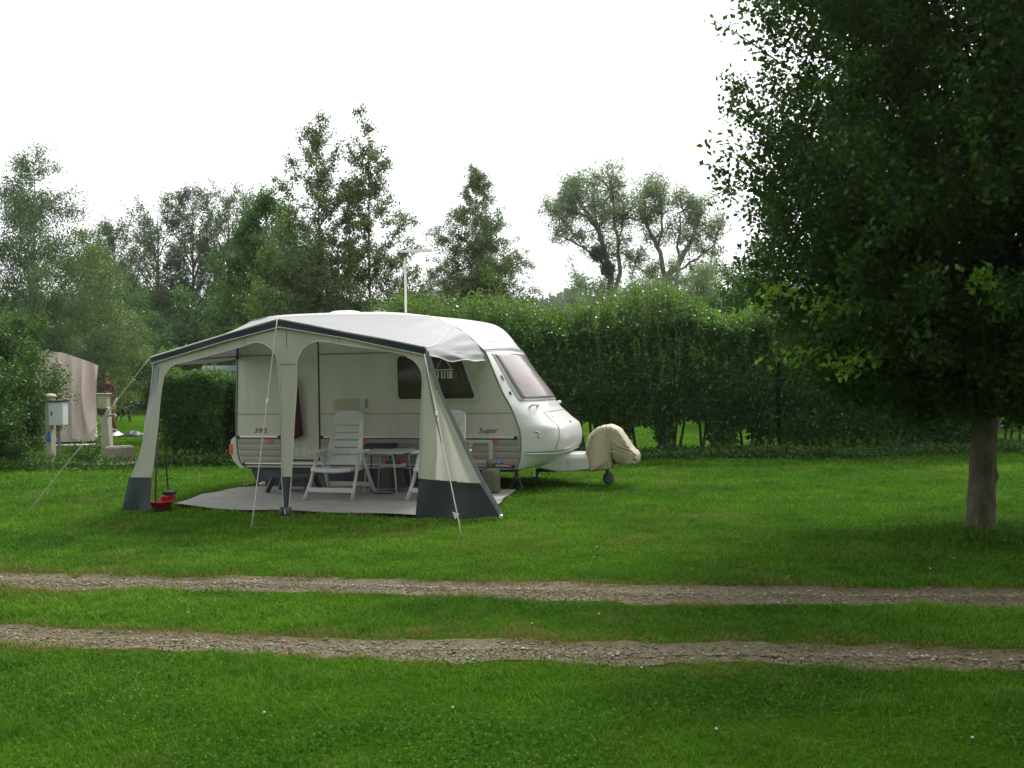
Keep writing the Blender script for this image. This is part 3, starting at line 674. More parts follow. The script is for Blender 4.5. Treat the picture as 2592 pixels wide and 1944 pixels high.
# crease line, grab handles, gas locker lid
def shell_line(name, pts, r, m_, parent=CV, off=0.004, ns=6):
    bm = bmesh.new(); tube(bm, [shell(i_, w_, off) for i_, w_ in pts], r, ns); return obj(name, bm, m_, parent, smooth=True)
ic = st_at_z(1.075); ib = st_at_z(0.56); 
ws_ = np.linspace(0.02, 1.98, 40)
shell_line('front_moulding_line', [(st_at_z(0.505), w_) for w_ in ws_], 0.011, M['white_gel'], off=0.006)
shell_line('front_moulding_shadow', [(st_at_z(0.53), w_) for w_ in ws_], 0.004, M['seam'], off=0.001)
lid_i = np.linspace(ic + 0.4, ib, 26)
lp = [(ic + 0.5, w_) for w_ in np.linspace(1.0, 0.42, 10)] + [(i_, 0.40 - 0.16 * ((i_ - ic) / (ib - ic))) for i_ in lid_i]
lq = [(ic + 0.5, w_) for w_ in np.linspace(1.0, 1.58, 10)] + [(i_, 1.60 + 0.16 * ((i_ - ic) / (ib - ic))) for i_ in lid_i]
shell_line('gas_locker_joint', lp, 0.0045, M['grey_trim'], off=0.001); shell_line('gas_locker_joint', lq, 0.0045, M['grey_trim'], off=0.001)
for w_ in (0.30, 1.70):
    bm = bmesh.new(); ih = st_at_z(1.13)
    p0, p1 = shell(ih, w_ - 0.07, 0.004), shell(ih, w_ + 0.07, 0.004); q0, q1 = shell(ih, w_ - 0.06, 0.05), shell(ih, w_ + 0.06, 0.05)
    tube(bm, [p0, q0, q1, p1], 0.016, 8); obj('grab_handle', bm, M['hem'], CV, smooth=True)
il = st_at_z(0.90); shell_line('locker_lock', [(il, 1.05), (il + 0.9, 1.05)], 0.014, mat('dull_lock', (0.25, 0.16, 0.16), 0.4), off=0.004)
il2 = st_at_z(0.985); shell_line('locker_knob', [(il2, 0.50), (il2 + 0.2, 0.50)], 0.010, M['grey_trim'], off=0.004)
# bird-like bright emblem on the side of the nose
def em(z_, w_, off): return shell(st_at_z(z_), w_, off)
bm = bmesh.new()
tube(bm, [em(0.798, 0.070, .006), em(0.802, 0.085, .009), em(0.79, 0.100, .007)], 0.007, 6); tube(bm, [em(0.80, 0.102, .007), em(0.765, 0.092, .009), em(0.738, 0.085, .007)], 0.006, 6); tube(bm, [em(0.735, 0.078, .007), em(0.742, 0.108, .009)], 0.006, 6)
obj('nose_emblem', bm, M['alu'], CV, smooth=True)
# roof fittings
def dome(name, x0, x1, y0, y1, z0, h, m_):
    bm = bmesh.new()
    grid(bm, lambda s, t_: Vector((x0 + (x1 - x0) * s, y0 + (y1 - y0) * t_, z0 + h * (max(0, 1 - abs(2 * s - 1) ** 4) * max(0, 1 - abs(2 * t_ - 1) ** 4)) ** 0.5)), 12, 12)
    return obj(name, bm, m_, CV, smooth=True)
dome('skylight', 1.08, 1.52, 0.78, 1.22, 2.52, 0.065, M['white_gel']); dome('roof_hatch_frame', 0.76, 1.06, 0.80, 1.18, 2.505, 0.035, M['hem'])
bm = bmesh.new(); lathe(bm, [(0.045, 0), (0.045, 0.03), (0.055, 0.03), (0.055, 0.045), (0.02, 0.052)], 14, (1.81, 1.0, 2.515)); obj('roof_vent', bm, M['wframe'], CV)
# underside: floor, axle wheels, steady legs, skirt
bm = bmesh.new(); box(bm, 0.16, 4.2, 0.02, 1.98, 0.265, 0.29); obj('underfloor', bm, M['black'], CV)
for yy in (0.13, 1.72):
    bm = bmesh.new(); prof = [(0.02, -0.08), (0.20, -0.08), (0.27, -0.06), (0.285, 0), (0.27, 0.06), (0.20, 0.08), (0.02, 0.08)]
    lathe(bm, prof, 24); bmesh.ops.rotate(bm, verts=bm.verts, matrix=Matrix.Rotation(PI / 2, 3, 'X')); bmesh.ops.translate(bm, verts=bm.verts, vec=(1.95, yy + 0.08, 0.27)); tyre = obj('wheel', bm, M['wheel'], CV, smooth=True)
for (u_, yy, du) in ((4.10, 0.12, 0.06), (4.02, 1.85, 0.10), (0.35, 1.85, -0.1)):
    bm = bmesh.new(); tube(bm, [(u_ + 0.1, yy, 0.27), (u_, yy, 0.02)], 0.02, 8); tube(bm, [(u_ + 0.1, yy, 0.27), (u_ + 0.1 + du, yy, 0.03)], 0.012, 6); box(bm, u_ - 0.06, u_ + 0.06, yy - 0.06, yy + 0.06, 0.0, 0.02); obj('steady_leg', bm, M['dgrey'], CV)
bm = bmesh.new()
grid(bm, lambda s, t_: Vector((0.17 + 3.66 * s + 0.14 * (1 - t_) * (1 - s), 0.03 - 0.01 * (1 - t_) + 0.018 * math.sin(s * 37 + 2 * math.sin(s * 11 + t_ * 3)) * (1 - t_ * 0.8), 0.005 + 0.325 * t_)), 110, 8)
obj('wind_skirt', bm, M['skirt'], CV, smooth=True)
# drawbar fairing, coupling, jockey wheel
bm = bmesh.new()
for (u_, hw, z0, z1) in ((4.40, 0.42, 0.27, 0.40), (4.66, 0.30, 0.20, 0.455), (5.05, 0.17, 0.225, 0.465)):
    pass
secs = [(4.38, 0.50, 0.28, 0.40), (4.62, 0.34, 0.21, 0.45), (4.74, 0.27, 0.20, 0.458), (5.06, 0.20, 0.232, 0.46)]
pr = None
for (u_, hw, z0, z1) in secs:
    cur = [bm.verts.new(p) for p in ((u_, 1 - hw, z0), (u_, 1 - hw * 1.02, (z0 + z1) / 2 + 0.06), (u_, 1 - hw * 0.82, z1), (u_, 1 + hw * 0.82, z1), (u_, 1 + hw * 1.02, (z0 + z1) / 2 + 0.06), (u_, 1 + hw, z0))]
    if pr:
        for k in range(6): bm.faces.new((pr[k], pr[(k + 1) % 6], cur[(k + 1) % 6], cur[k]))
    else: bm.faces.new(cur)
    pr = cur
bm.faces.new(pr); obj('drawbar_fairing', bm, M['white_gel'], CV, bevel=0.02)
bm = bmesh.new(); tube(bm, [(4.3, 0.72, 0.22), (5.1, 0.93, 0.235)], 0.03, 6); tube(bm, [(4.3, 1.28, 0.22), (5.1, 1.07, 0.235)], 0.03, 6); tube(bm, [(5.02, 1, 0.26), (5.45, 1, 0.34)], 0.035, 8); obj('drawbar', bm, M['dgrey'], CV)
bm = bmesh.new(); lathe(bm, [(0.015, -0.032), (0.075, -0.03), (0.09, -0.015), (0.09, 0.015), (0.075, 0.03), (0.015, 0.032)], 20); bmesh.ops.rotate(bm, verts=bm.verts, matrix=Matrix.Rotation(R(80), 3, 'X')); bmesh.ops.rotate(bm, verts=bm.verts, matrix=Matrix.Rotation(R(50), 3, 'Z')); bmesh.ops.translate(bm, verts=bm.verts, vec=(5.29, 1.0, 0.09))
jw = obj('jockey_wheel', bm, M['wheel'], CV, smooth=True)
bm = bmesh.new(); tube(bm, [(5.27, 1.0, 0.18), (5.27, 1.0, 0.62)], 0.022, 10); tube(bm, [(5.30, 0.96, 0.09), (5.28, 0.96, 0.20), (5.28, 1.04, 0.20), (5.30, 1.04, 0.09)], 0.012, 6); obj('jockey_stem', bm, M['dgrey'], jw)

# beige cover over the coupling: two drooping lobes in one cloth
HC = thing('hitch_cover', 'beige cloth cover draped over the caravan coupling', 'cover', (CA[0], CA[1], 0), -CY_)
def lobe(bm, outl, hw, y0, lean=0.0):
    outl = round_poly(outl, 0.05, 3); outl = [tuple(np.array(outl[k]) * (1 - f) + np.array(outl[(k + 1) % len(outl)]) * f) for k in range(len(outl)) for f in (0, 0.5)]; P_ = np.array(outl); c = P_.mean(0); lv = [-1, -0.93, -0.78, -0.5, -0.2, 0.2, 0.5, 0.78, 0.93, 1]; rings = []
    for l in lv:
        sc_ = (1 - abs(l) ** 5.0) ** 0.5 * 0.18 + 0.82 if abs(l) < 1 else 0.78
        ring = []
        for k, p in enumerate(P_):
            q = c + (p - c) * sc_; cr = 0.007 * math.sin(k * 0.9 + l * 4) * (1 - abs(l))
            ring.append(bm.verts.new((q[0] + cr, y0 + l * hw + lean * (q[1] - 0.3) + 0.01 * math.sin(k * 1.3), q[1] if p[1] > 0.34 else max(q[1] - (1 - sc_) * 0.15, 0.16))))
        rings.append(ring)
    n_ = len(P_)
    for a_ in range(len(lv) - 1):
        for k in range(n_): bm.faces.new((rings[a_][k], rings[a_][(k + 1) % n_], rings[a_ + 1][(k + 1) % n_], rings[a_ + 1][k]))
    bm.faces.new(rings[0]); bm.faces.new(rings[-1])
bm = bmesh.new()
lobe(bm, [(5.055, 0.19), (4.99, 0.517), (5.03, 0.70), (5.147, 0.815), (5.28, 0.862), (5.36, 0.78), (5.385, 0.5), (5.37, 0.25), (5.365, 0.24), (5.2, 0.212), (5.06, 0.188)], 0.19, 0.98)
lobe(bm, [(5.22, 0.835), (5.33, 0.865), (5.46, 0.805), (5.55, 0.67), (5.64, 0.525), (5.735, 0.445), (5.725, 0.315), (5.60, 0.300), (5.48, 0.305), (5.395, 0.345), (5.36, 0.5), (5.30, 0.7)], 0.20, 1.00)
obj('cover_cloth', bm, M['beige_cover'], HC, smooth=True)

# ================================================================== THE AWNING (same local frame)
AW = thing('awning', 'open cream porch awning with dark grey valance and mud panels on the caravan side', 'awning', (CA[0], CA[1], 0), -CY_)
WF = -2.6
KP = [((0.03, 1.865), (0.44, 1.765)), ((0.045, 2.06), (0.452, 1.857)), ((0.13, 2.26), (0.62, 1.898)), ((0.27, 2.402), (0.85, 1.953)), ((0.6, 2.462), (1.15, 2.026)), ((1.1, 2.47), (1.5, 2.111)), ((1.6, 2.468), (1.85, 2.196)),
      ((1.95, 2.46), (2.156, 2.264)), ((2.3, 2.45), (2.55, 2.186)), ((2.7, 2.428), (3.0, 2.09)), ((3.05, 2.385), (3.4, 2.015)), ((3.32, 2.295), (3.70, 1.953)), ((3.52, 2.17), (3.939, 1.90)),
      ((3.70, 2.01), (3.962, 1.862)), ((3.80, 1.86), (3.985, 1.82)), ((3.825, 1.765), (3.993, 1.80))]
KD = []
for i in range(len(KP) - 1):
    for k in range(6):
        f = k / 6; KD.append(tuple(np.array(KP[i]).ravel() * (1 - f) + np.array(KP[i + 1]).ravel() * f))
KD.append(tuple(np.array(KP[-1]).ravel())); nK = len(KD) - 1
def can(s, v):
    k = min(int(s * nK), nK - 1); f = s * nK - k; q = np.array(KD[k]) * (1 - f) + np.array(KD[k + 1]) * f
    u_ = q[0] * (1 - v) + q[2] * v; z_ = q[1] * (1 - v) + q[3] * v; sg = math.sin(PI * v)
    ridge = abs(s - 7 / 15)
    z_ += -0.030 * sg * min(1, ridge * 7)
    wr = max(0, (s - 0.62)) * 2.6 * (1 - v) ** 1.2
    z_ += 0.018 * wr * math.sin(s * 95 + v * 5) * math.sin(PI * min(1, v + 0.25))
    if s > 0.80:      # folds along the side flap
        u_ += 0.022 * math.sin(v * 9 + s * 30) * (s - 0.8) * 5 * sg; z_ += 0.018 * math.sin(v * 13 + s * 40) * (s - 0.8) * 5 * sg
    return Vector((u_, -0.02 + (WF + 0.02) * v, z_))
bm = bmesh.new(); grid(bm, can, nK, 26); obj('awning_roof', bm, M['canopy'], AW, smooth=True)
bm = bmesh.new(); tube(bm, [can(s, 1.0) + Vector((0, -0.012, 0.0)) for s in np.linspace(0.066, 0.8, 70)], 0.011, 6); obj('roof_hem', bm, M['hem'], AW, smooth=True)
bm = bmesh.new(); tube(bm, [can(0.998, v) for v in np.linspace(0, 1, 20)], 0.007, 6); obj('side_hem', bm, M['hem'], AW, smooth=True)
# seam of the side flap on the roof
bm = bmesh.new(); tube(bm, [can(0.80 + 0.02 * v - 0.06 * (1 - v), v) + Vector((0, 0, 0.004)) for v in np.linspace(0.15, 1, 24)], 0.0035, 5); obj('flap_seam', bm, M['hem'], AW, smooth=True)
ST_T = [(0.452, 1.846), (1.427, 2.083), (2.156, 2.252), (3.012, 2.075), (3.584, 1.966), (3.939, 1.889)]
ST_B = [(0.462, 1.782), (1.444, 2.018), (2.164, 2.169), (3.01, 2.017), (3.583, 1.890), (3.945, 1.812)]
bm = bmesh.new()
def stripe(s, t_):
    ua = 0.452 + (3.942 - 0.452) * s; zt = np.interp(ua, [p[0] for p in ST_T], [p[1] for p in ST_T]); zb = np.interp(ua, [p[0] for p in ST_B], [p[1] for p in ST_B])
    return Vector((ua, WF - 0.022 - 0.006 * math.sin(ua * 6 + 2 * t_) * (1 - t_), zb + (zt - zb) * t_))
grid(bm, stripe, 90, 4); obj('valance', bm, M['stripe'], AW, smooth=True)
bm = bmesh.new(); tube(bm, [stripe(s, 0.0) + Vector((0, -0.004, 0)) for s in np.linspace(0, 1, 60)], 0.0045, 5); obj('valance_piping', bm, M['hem'], AW, smooth=True)
# front fascia with its three legs, one cloth
fas = [(0.468, 1.80), (0.554, 1.732), (0.502, 1.426), (0.375, 1.084), (0.246, 0.688), (0.118, 0.411), (0.419, 0.415)]
fas += catmull([(0.419, 0.415), (0.512, 0.998), (0.559, 1.34), (0.604, 1.578), (0.655, 1.68), (0.765, 1.763), (0.98, 1.805), (1.631, 1.947), (1.819, 1.998), (1.93, 1.99), (2.021, 1.939), (2.093, 1.863), (2.128, 1.756), (2.15, 1.492), (2.158, 0.999), (2.151, 0.447)], 4)[1:]
fas += catmull([(2.28, 0.449), (2.322, 0.999), (2.368, 1.49), (2.374, 1.751), (2.421, 1.865), (2.495, 1.945), (2.604, 1.988), (2.729, 1.988), (3.009, 1.941), (3.637, 1.838), (3.718, 1.798), (3.812, 1.746), (3.877, 1.657), (3.9, 1.555), (3.892, 1.366), (3.873, 1.051), (3.853, 0.672), (3.836, 0.451)], 4)
fas += [(4.03, 0.435), (4.06, 0.75), (4.055, 1.11), (4.015, 1.5), (3.984, 1.80)]
fas += [(3.94, 1.83), (3.583, 1.905), (3.01, 2.035), (2.164, 2.19), (1.444, 2.04)]
bm = bmesh.new(); prism(bm, fas, 'y', WF, WF + 0.004)
obj('front_panel', bm, M['canvas'], AW)
arcs = [fas[6:6 + 61], fas[67:67 + 69]]
for nm_, pts in (('arch_piping', fas[6:67]), ('arch_piping', fas[67:136])):
    bm = bmesh.new(); tube(bm, [(p[0], WF - 0.004, p[1]) for p in pts], 0.0045, 5); obj(nm_, bm, M['hem'], AW, smooth=True)
for (p0, p1) in (((2.152, WF - 0.003, 1.742), (2.372, WF - 0.003, 1.742)), ((2.245, WF - 0.003, 1.93), (2.243, WF - 0.003, 2.13)), ((1.70, WF - 0.003, 1.975), (1.70, WF - 0.003, 2.075)), ((2.9, WF - 0.003, 1.97), (2.9, WF - 0.003, 2.05))):
    bm = bmesh.new(); tube(bm, [p0, p1], 0.0025, 4); obj('panel_seam', bm, M['seam'], AW)
# right storm wing: pleated cloth from the corner pole outwards and slightly back
def wing(s, t_):
    z_ = 1.80 * (1 - t_) + (0.440 - 0.045 * s) * t_
    ui = np.interp(z_, [0.40, 0.75, 1.11, 1.5, 1.80], [4.03, 4.06, 4.055, 4.015, 3.984]) ; uo = np.interp(z_, [0.0, 0.054, 0.441, 0.715, 1.021, 1.387, 1.80], [4.77, 4.744, 4.523, 4.391, 4.257, 4.093, 3.990])
    return Vector((ui + (uo - ui) * s, WF + 0.12 * s * s * t_ - 0.030 * math.sin(s * PI * 3 + 0.4) * t_ * min(1, s * 3), z_))
bm = bmesh.new(); grid(bm, wing, 24, 30); obj('storm_wing', bm, M['canvas'], AW, smooth=True)
def wing_edge(z_): return np.interp(z_, [0.0, 0.054, 0.441, 0.715, 1.021, 1.387, 1.80], [4.77, 4.744, 4.523, 4.391, 4.257, 4.093, 3.990])
def ribbon(name, pts, wd, m_, y_=-0.012):
    bm = bmesh.new(); prev = None
    for k, (u_, z_, yy) in enumerate(pts):
        ww = wd if not callable(wd) else wd(k / (len(pts) - 1))
        cur = [bm.verts.new((u_ - ww / 2, yy + y_, z_)), bm.verts.new((u_ - ww * 0.1, yy + y_ - 0.016, z_)), bm.verts.new((u_ + ww / 2, yy + y_ + 0.004, z_))]
        if prev: bm.faces.new((prev[0], prev[1], cur[1], cur[0])); bm.faces.new((prev[1], prev[2], cur[2], cur[1]))
        prev = cur
    return obj(name, bm, m_, AW, smooth=True)
ribbon('wing_edge_band', [(wing_edge(z_) - 0.012, z_, WF + 0.14 * (1.8 - z_) / 1.4) for z_ in np.linspace(1.80, 0.03, 24)], lambda k: 0.055 + 0.03 * math.sin(k * PI), M['piping'])
ribbon('corner_pole_sleeve', [(u_, z_, WF) for u_, z_ in [(3.965, 1.85), (3.97, 1.6), (4.01, 1.35), (4.06, 1.10), (4.12, 0.85)]], lambda k: 0.05 * (1 - k * 0.75), M['piping'])
bm = bmesh.new(); box(bm, 4.725, 4.765, WF + 0.10, WF + 0.13, 0.01, 0.055); obj('wing_tip_tab', bm, M['alu'], AW, bevel=0.01)
# left storm wing seen nearly edge on
def wingl(s, t_):
    z_ = 1.78 * (1 - t_) + 0.40 * t_
    ui = np.interp(z_, [0.411, 0.688, 1.084, 1.426, 1.78], [0.112, 0.244, 0.373, 0.500, 0.548]); uo = np.interp(z_, [-0.007, 0.376, 0.688, 1.084, 1.427, 1.768], [-0.016, 0.078, 0.186, 0.285, 0.393, 0.465])
    return Vector((ui + (uo - ui) * s, WF + 0.16 * s * t_, z_))
bm = bmesh.new(); grid(bm, wingl, 4, 24); obj('storm_wing', bm, M['piping'], AW, smooth=True)
bm = bmesh.new(); tube(bm, [wingl(1, t_) for t_ in np.linspace(0, 1, 20)], 0.006, 5); obj('wing_piping', bm, M['hem'], AW, smooth=True)
# mud panels
def mud(name, fn, nu=14, nv=8): 
    bm = bmesh.new(); grid(bm, fn, nu, nv); return obj(name, bm, M['mud'], AW, smooth=True)
def lerp(a_, b_, t_): return a_ + (b_ - a_) * t_
def mudR(s, t_):
    ut, zt = lerp(3.834, 4.515, s), np.interp(s, [0, 0.55, 1], [0.453, 0.407, 0.39]); ub, zb = lerp(3.815, 4.74, s), 0.012 + 0.03 * math.sin(s * 9) * 0.4
    return Vector((lerp(ut, ub, t_), WF + 0.14 * s + 0.02 - 0.035 * math.sin(s * PI * 3.2 + t_ * 2) * (0.4 + 0.6 * t_) - 0.05 * t_ * (1 - s), lerp(zt, zb, t_)))
mud('mud_panel', mudR, 30, 12)
def mudL(s, t_): return Vector((lerp(lerp(0.075, 0.419, s), lerp(-0.02, 0.396, s), t_), WF - 0.006 + 0.12 * (1 - s) * 0.3 - 0.02 * math.sin(s * 6 + t_ * 2) * t_, lerp(0.413, 0.01, t_)))
mud('mud_panel', mudL, 14, 10)
def mudC(s, t_): return Vector((lerp(lerp(2.151, 2.28, s), lerp(2.172, 2.236, s), t_), WF - 0.004 - 0.012 * math.sin(s * PI), lerp(0.449, 0.07, t_)))
mud('mud_panel', mudC, 6, 8)
for e in (0.0, 1.0):
    bm = bmesh.new(); tube(bm, [mudC(e, t_) for t_ in np.linspace(0, 1, 6)], 0.005, 5); obj('mud_panel_piping', bm, M['hem'], AW)
bm = bmesh.new()
for dx in (-0.045, 0.045): tube(bm, [(2.20 + dx, WF - 0.01, 0.10), (2.20 + dx, WF - 0.012, 0.035), (2.20 + dx * 1.2, WF - 0.02, 0.0)], [0.03, 0.034, 0.036], 8)
obj('leg_foot', bm, M['dgrey'], AW, smooth=True)
bm = bmesh.new(); box(bm, 2.192, 2.205, WF - 0.03, WF - 0.02, 0.02, 0.085); obj('foot_strap', bm, M['hem'], AW)
bm = bmesh.new(); v_ = [bm.verts.new(p) for p in ((4.245, WF - 0.06, 0.10), (4.33, WF - 0.065, 0.08), (4.28, WF - 0.07, 0.02))]; bm.faces.new(v_); obj('care_label', bm, M['hem'], AW)
# poles
def pole(name, a_, b_, r=0.0125, m_=None):
    bm = bmesh.new(); tube(bm, [a_, b_], r, 8); return obj(name, bm, m_ or M['pole'], AW, smooth=True)
pole('leg_pole', (2.21, WF + 0.05, 0.0), (2.18, WF + 0.05, 2.22)); pole('leg_pole', (0.42, WF + 0.05, 0), (0.50, WF + 0.05, 1.82)); pole('leg_pole', (3.84, WF + 0.05, 0), (3.93, WF + 0.05, 1.86))
pole('ridge_pole', (2.156, WF + 0.03, 2.235), (1.95, -0.03, 2.42)); pole('eaves_pole', (0.47, WF + 0.03, 1.83), (2.156, WF + 0.03, 2.23)); pole('eaves_pole', (2.156, WF + 0.03, 2.23), (3.93, WF + 0.03, 1.87))
pole('roof_pole', (0.50, WF + 0.03, 1.80), (0.04, -0.03, 1.90), 0.011, M['grey_trim']); pole('roof_pole', (3.93, WF + 0.03, 1.86), (3.76, -0.03, 1.86), 0.011)
bm = bmesh.new(); box(bm, 0.015, 0.055, -0.055, -0.02, 1.86, 2.03); obj('wall_bracket', bm, M['dgrey'], AW)
# guy ropes with slider and peg
def guy(a_, b_, t0=0.55, dbl=0.0):
    a_, b_ = Vector(a_), Vector(b_); sag = 0.012
    pts = [a_.lerp(b_, t_) - Vector((0, 0, sag * math.sin(PI * t_))) for t_ in np.linspace(0, 1, 14)]
    bm = bmesh.new(); tube(bm, pts, 0.0058, 6)
    if dbl:
        q = [a_.lerp(b_, t_) + Vector((0.02, 0, -0.035 * math.sin(PI * (t_ - t0) / dbl))) for t_ in np.linspace(t0, t0 + dbl, 6)]; tube(bm, q, 0.005, 5)
    r_ = obj('guy_rope', bm, M['rope'], AW, smooth=True)
    bm = bmesh.new(); p = a_.lerp(b_, t0); d_ = (b_ - a_).normalized(); tube(bm, [p - d_ * 0.03, p + d_ * 0.03], 0.012, 6); obj('slider', bm, M['hem'], r_)
    bm = bmesh.new(); tube(bm, [b_ + Vector((0, 0, -0.06)), b_ + Vector((0.0, -0.01, 0.03))], 0.006, 6); obj('peg', bm, M['pole'], r_)
guy((2.156, WF - 0.04, 2.285), (2.35, -3.62, 0.01), 0.42); guy((0.445, WF - 0.02, 1.86), (-1.08, -2.95, 0.01), 0.28, 0.35); guy((3.945, WF - 0.04, 1.82), (4.74, -3.78, 0.01), 0.35)

# ================================================================== things under and round the awning
def LW(u_, v_, z_=0.0):
    p = CA + u_ * CD + v_ * CN; return (p[0], p[1], z_)
# groundsheet
MP = catmull([(0.34, -2.05), (0.9, -2.30), (1.42, -2.41), (2.27, -2.41), (3.46, -2.48), (4.22, -2.44)], 6) + catmull([(4.22, -2.44), (4.39, -1.55), (4.30, -0.8), (4.24, -0.05)], 5)[1:] + catmull([(4.24, -0.05), (2.2, 0.02), (0.13, -0.2)], 8)[1:] + catmull([(0.13, -0.2), (0.16, -1.2), (0.34, -2.05)], 6)[1:-1]
GS = thing('groundsheet', 'grey woven groundsheet spread under the awning', 'groundsheet', (CA[0], CA[1], 0), -CY_)
bm = bmesh.new(); sheet(bm, MP, 'z', 0.0)
bmesh.ops.subdivide_edges(bm, edges=bm.edges[:], cuts=3, use_grid_fill=True)
for v_ in bm.verts:
    wx, wy, _ = LW(v_.co.x, v_.co.y); v_.co.z = max(0.03, float(gh(wx, wy)) + 0.022) + 0.008 * math.sin(v_.co.x * 5 + 3 * math.sin(v_.co.y * 3))
obj('sheet', bm, M['mat'], GS, smooth=True)
MZ = 0.035
# reclining chairs
def chair(name, label, loc, rz, group):
    t_ = thing(name, label, 'chair', loc, rz, group)
    # back: tall slotted shell leaning back, local x width, y back
    def bp_(x, z):     # plane of the back
        s = (z - 0.34); return Vector((x, 0.10 + s * 0.30, z))
    hw = lambda z: float(np.interp(z, [0.36, 0.6, 0.9, 1.0, 1.06, 1.09], [0.245, 0.242, 0.222, 0.212, 0.190, 0.115]))
    outl = [(-hw(z), z) for z in (0.40, 0.6, 0.8, 0.9, 0.97, 1.02, 1.06, 1.085)] + [(0, 1.093)] + [(hw(z), z) for z in (1.085, 1.06, 1.02, 0.97, 0.9, 0.8, 0.6, 0.40)]
    slots = [[(-0.165, z), (0.165, z), (0.165, z + 0.016), (-0.165, z + 0.016)] for z in (0.52, 0.61, 0.705, 0.80, 0.895)]
    bm = bmesh.new(); prism(bm, outl, 'y', -0.012, 0.012, holes=slots)
    for v_ in bm.verts:
        x, y0, z = v_.co; p = bp_(x, z); n_ = Vector((0, -1, 0.30)).normalized(); curve = 0.04 * (x / 0.245) ** 2
        q = p - n_ * (y0) + Vector((0, -curve, 0)); v_.co = q
    obj('backrest', bm, M['chair'], t_, bevel=0.004)
    for s in (-1, 1):
        bm = bmesh.new(); tube(bm, [bp_(s * 0.235, 0.42) , (s * 0.225, 0.09, 0.34)], [0.02, 0.022], 8); obj('back_hinge', bm, M['chair'], t_)
    bm = bmesh.new()
    def seat(s, tt):
        x = (s - 0.5) * 0.54; y = -0.33 + 0.45 * tt; return Vector((x, y, 0.385 + 0.02 * math.cos(tt * PI * 1.5) * (1 if tt < 0.8 else 0.5) - 0.020 * math.cos((s - 0.5) * PI) - 0.01 * tt - (0.03 * max(0, 0.1 - tt) * 10)))
    A_ = grid(bm, seat, 12, 10); B_ = [[bm.verts.new(seat(i / 12, j / 10) - Vector((0, 0, 0.028))) for j in range(11)] for i in range(13)]
    for i in range(12):
        for j in range(10): bm.faces.new((B_[i][j], B_[i][j + 1], B_[i + 1][j + 1], B_[i + 1][j]))
        bm.faces.new((A_[i][0], B_[i][0], B_[i + 1][0], A_[i + 1][0])); bm.faces.new((A_[i][10], A_[i + 1][10], B_[i + 1][10], B_[i][10]))
    for j in range(10): bm.faces.new((A_[0][j], A_[0][j + 1], B_[0][j + 1], B_[0][j])); bm.faces.new((A_[12][j], B_[12][j], B_[12][j + 1], A_[12][j + 1]))
    obj('seat', bm, M['chair'], t_, smooth=True)
    for s in (-1, 1):
        for (yb, nm_) in ((-0.40, 'front_leg'), (0.33, 'rear_leg')):
            x0 = s * 0.30; bm = bmesh.new(); tube(bm, [(s * 0.325, yb, 0.0), (s * 0.305, yb * 0.62, 0.22), (s * 0.29, yb * 0.1 - 0.04, 0.57)], [0.027, 0.025, 0.022], 8, flat=(0.8, 1.15)); obj('leg', bm, M['chair'], t_, smooth=True)
        bm = bmesh.new(); prism(bm, round_poly([(s * 0.295 - 0.035, -0.30), (s * 0.295 + 0.035, -0.30), (s * 0.295 + 0.03, 0.20), (s * 0.295 - 0.03, 0.20)], 0.03), 'z', 0.572, 0.60); obj('armrest', bm, M['chair'], t_, bevel=0.009)
    for (yb, z_) in ((-0.335, 0.115), (0.27, 0.13)):
        bm = bmesh.new(); box(bm, -0.315, 0.315, yb - 0.01, yb + 0.01, z_ - 0.03, z_ + 0.03); obj('stretcher', bm, M['chair'], t_, bevel=0.006)
    return t_
c1 = chair('garden_chair', 'white slatted recliner with its high back in full view, left of the table', LW(2.16, -1.06, MZ), -CY_ + R(1), 'white reclining garden chairs')
c2 = copy_tree(c1); c2.location = LW(3.52, -0.93, MZ); c2.rotation_euler = (0, 0, -CY_ - R(3)); c2['label'] = 'white recliner mostly hidden behind the right awning leg'
# camping table
TB = thing('camping_table', 'small camping table with pale top and thin bent tube legs', 'table', LW(2.63, -0.55, MZ), -CY_)
tp = [(2.36, -0.90), (2.96, -0.95), (2.86, -0.16), (2.24, -0.10)]
bm = bmesh.new(); prism(bm, [(a_ - 2.63, b_ + 0.55) for a_, b_ in tp], 'z', 0.540, 0.556); obj('table_top', bm, M['tabletop'], TB, bevel=0.004)
for (a_, b_, s) in ((2.39, -0.86, 1), (2.87, -0.91, -1), (2.30, -0.2, 1), (2.80, -0.22, -1)):
    x, y = a_ - 2.63, b_ + 0.55; bm = bmesh.new(); tube(bm, [(x, y, 0), (x + s * 0.035, y, 0.46), (x + s * 0.045, y, 0.51), (x + s * 0.075, y, 0.532), (x + s * 0.14, y, 0.536)], 0.011, 8); obj('leg', bm, M['tableleg'], TB, smooth=True)
# black folding stand with tray under/behind the table
SD_ = thing('folding_stand', 'dark folding stand with cloth body under the camping table', 'stand', LW(2.62, -0.42, MZ), -CY_)
bm = bmesh.new(); grid(bm, lambda s, t_: Vector((0.14 * math.cos(2 * PI * s) * (1.35 - 0.35 * t_) + 0.0, 0.11 * math.sin(2 * PI * s) + 0.01 * math.sin(s * 30), 0.05 + 0.27 * t_)), 28, 5); obj('cloth_body', bm, M['skirt'], SD_, smooth=True)
bm = bmesh.new(); tube(bm, [(-0.16, -0.3, 0.30), (-0.17, -0.35, 0.03), (-0.10, -0.36, 0.012), (0.12, -0.37, 0.012), (0.19, -0.34, 0.03), (0.17, -0.1, 0.32)], 0.008, 6); obj('loop_foot', bm, M['black'], SD_, smooth=True)
TR = thing('storage_tray', 'white tray of green and orange items under the table', 'tray', LW(2.62, -0.42, MZ + 0.325), -CY_)
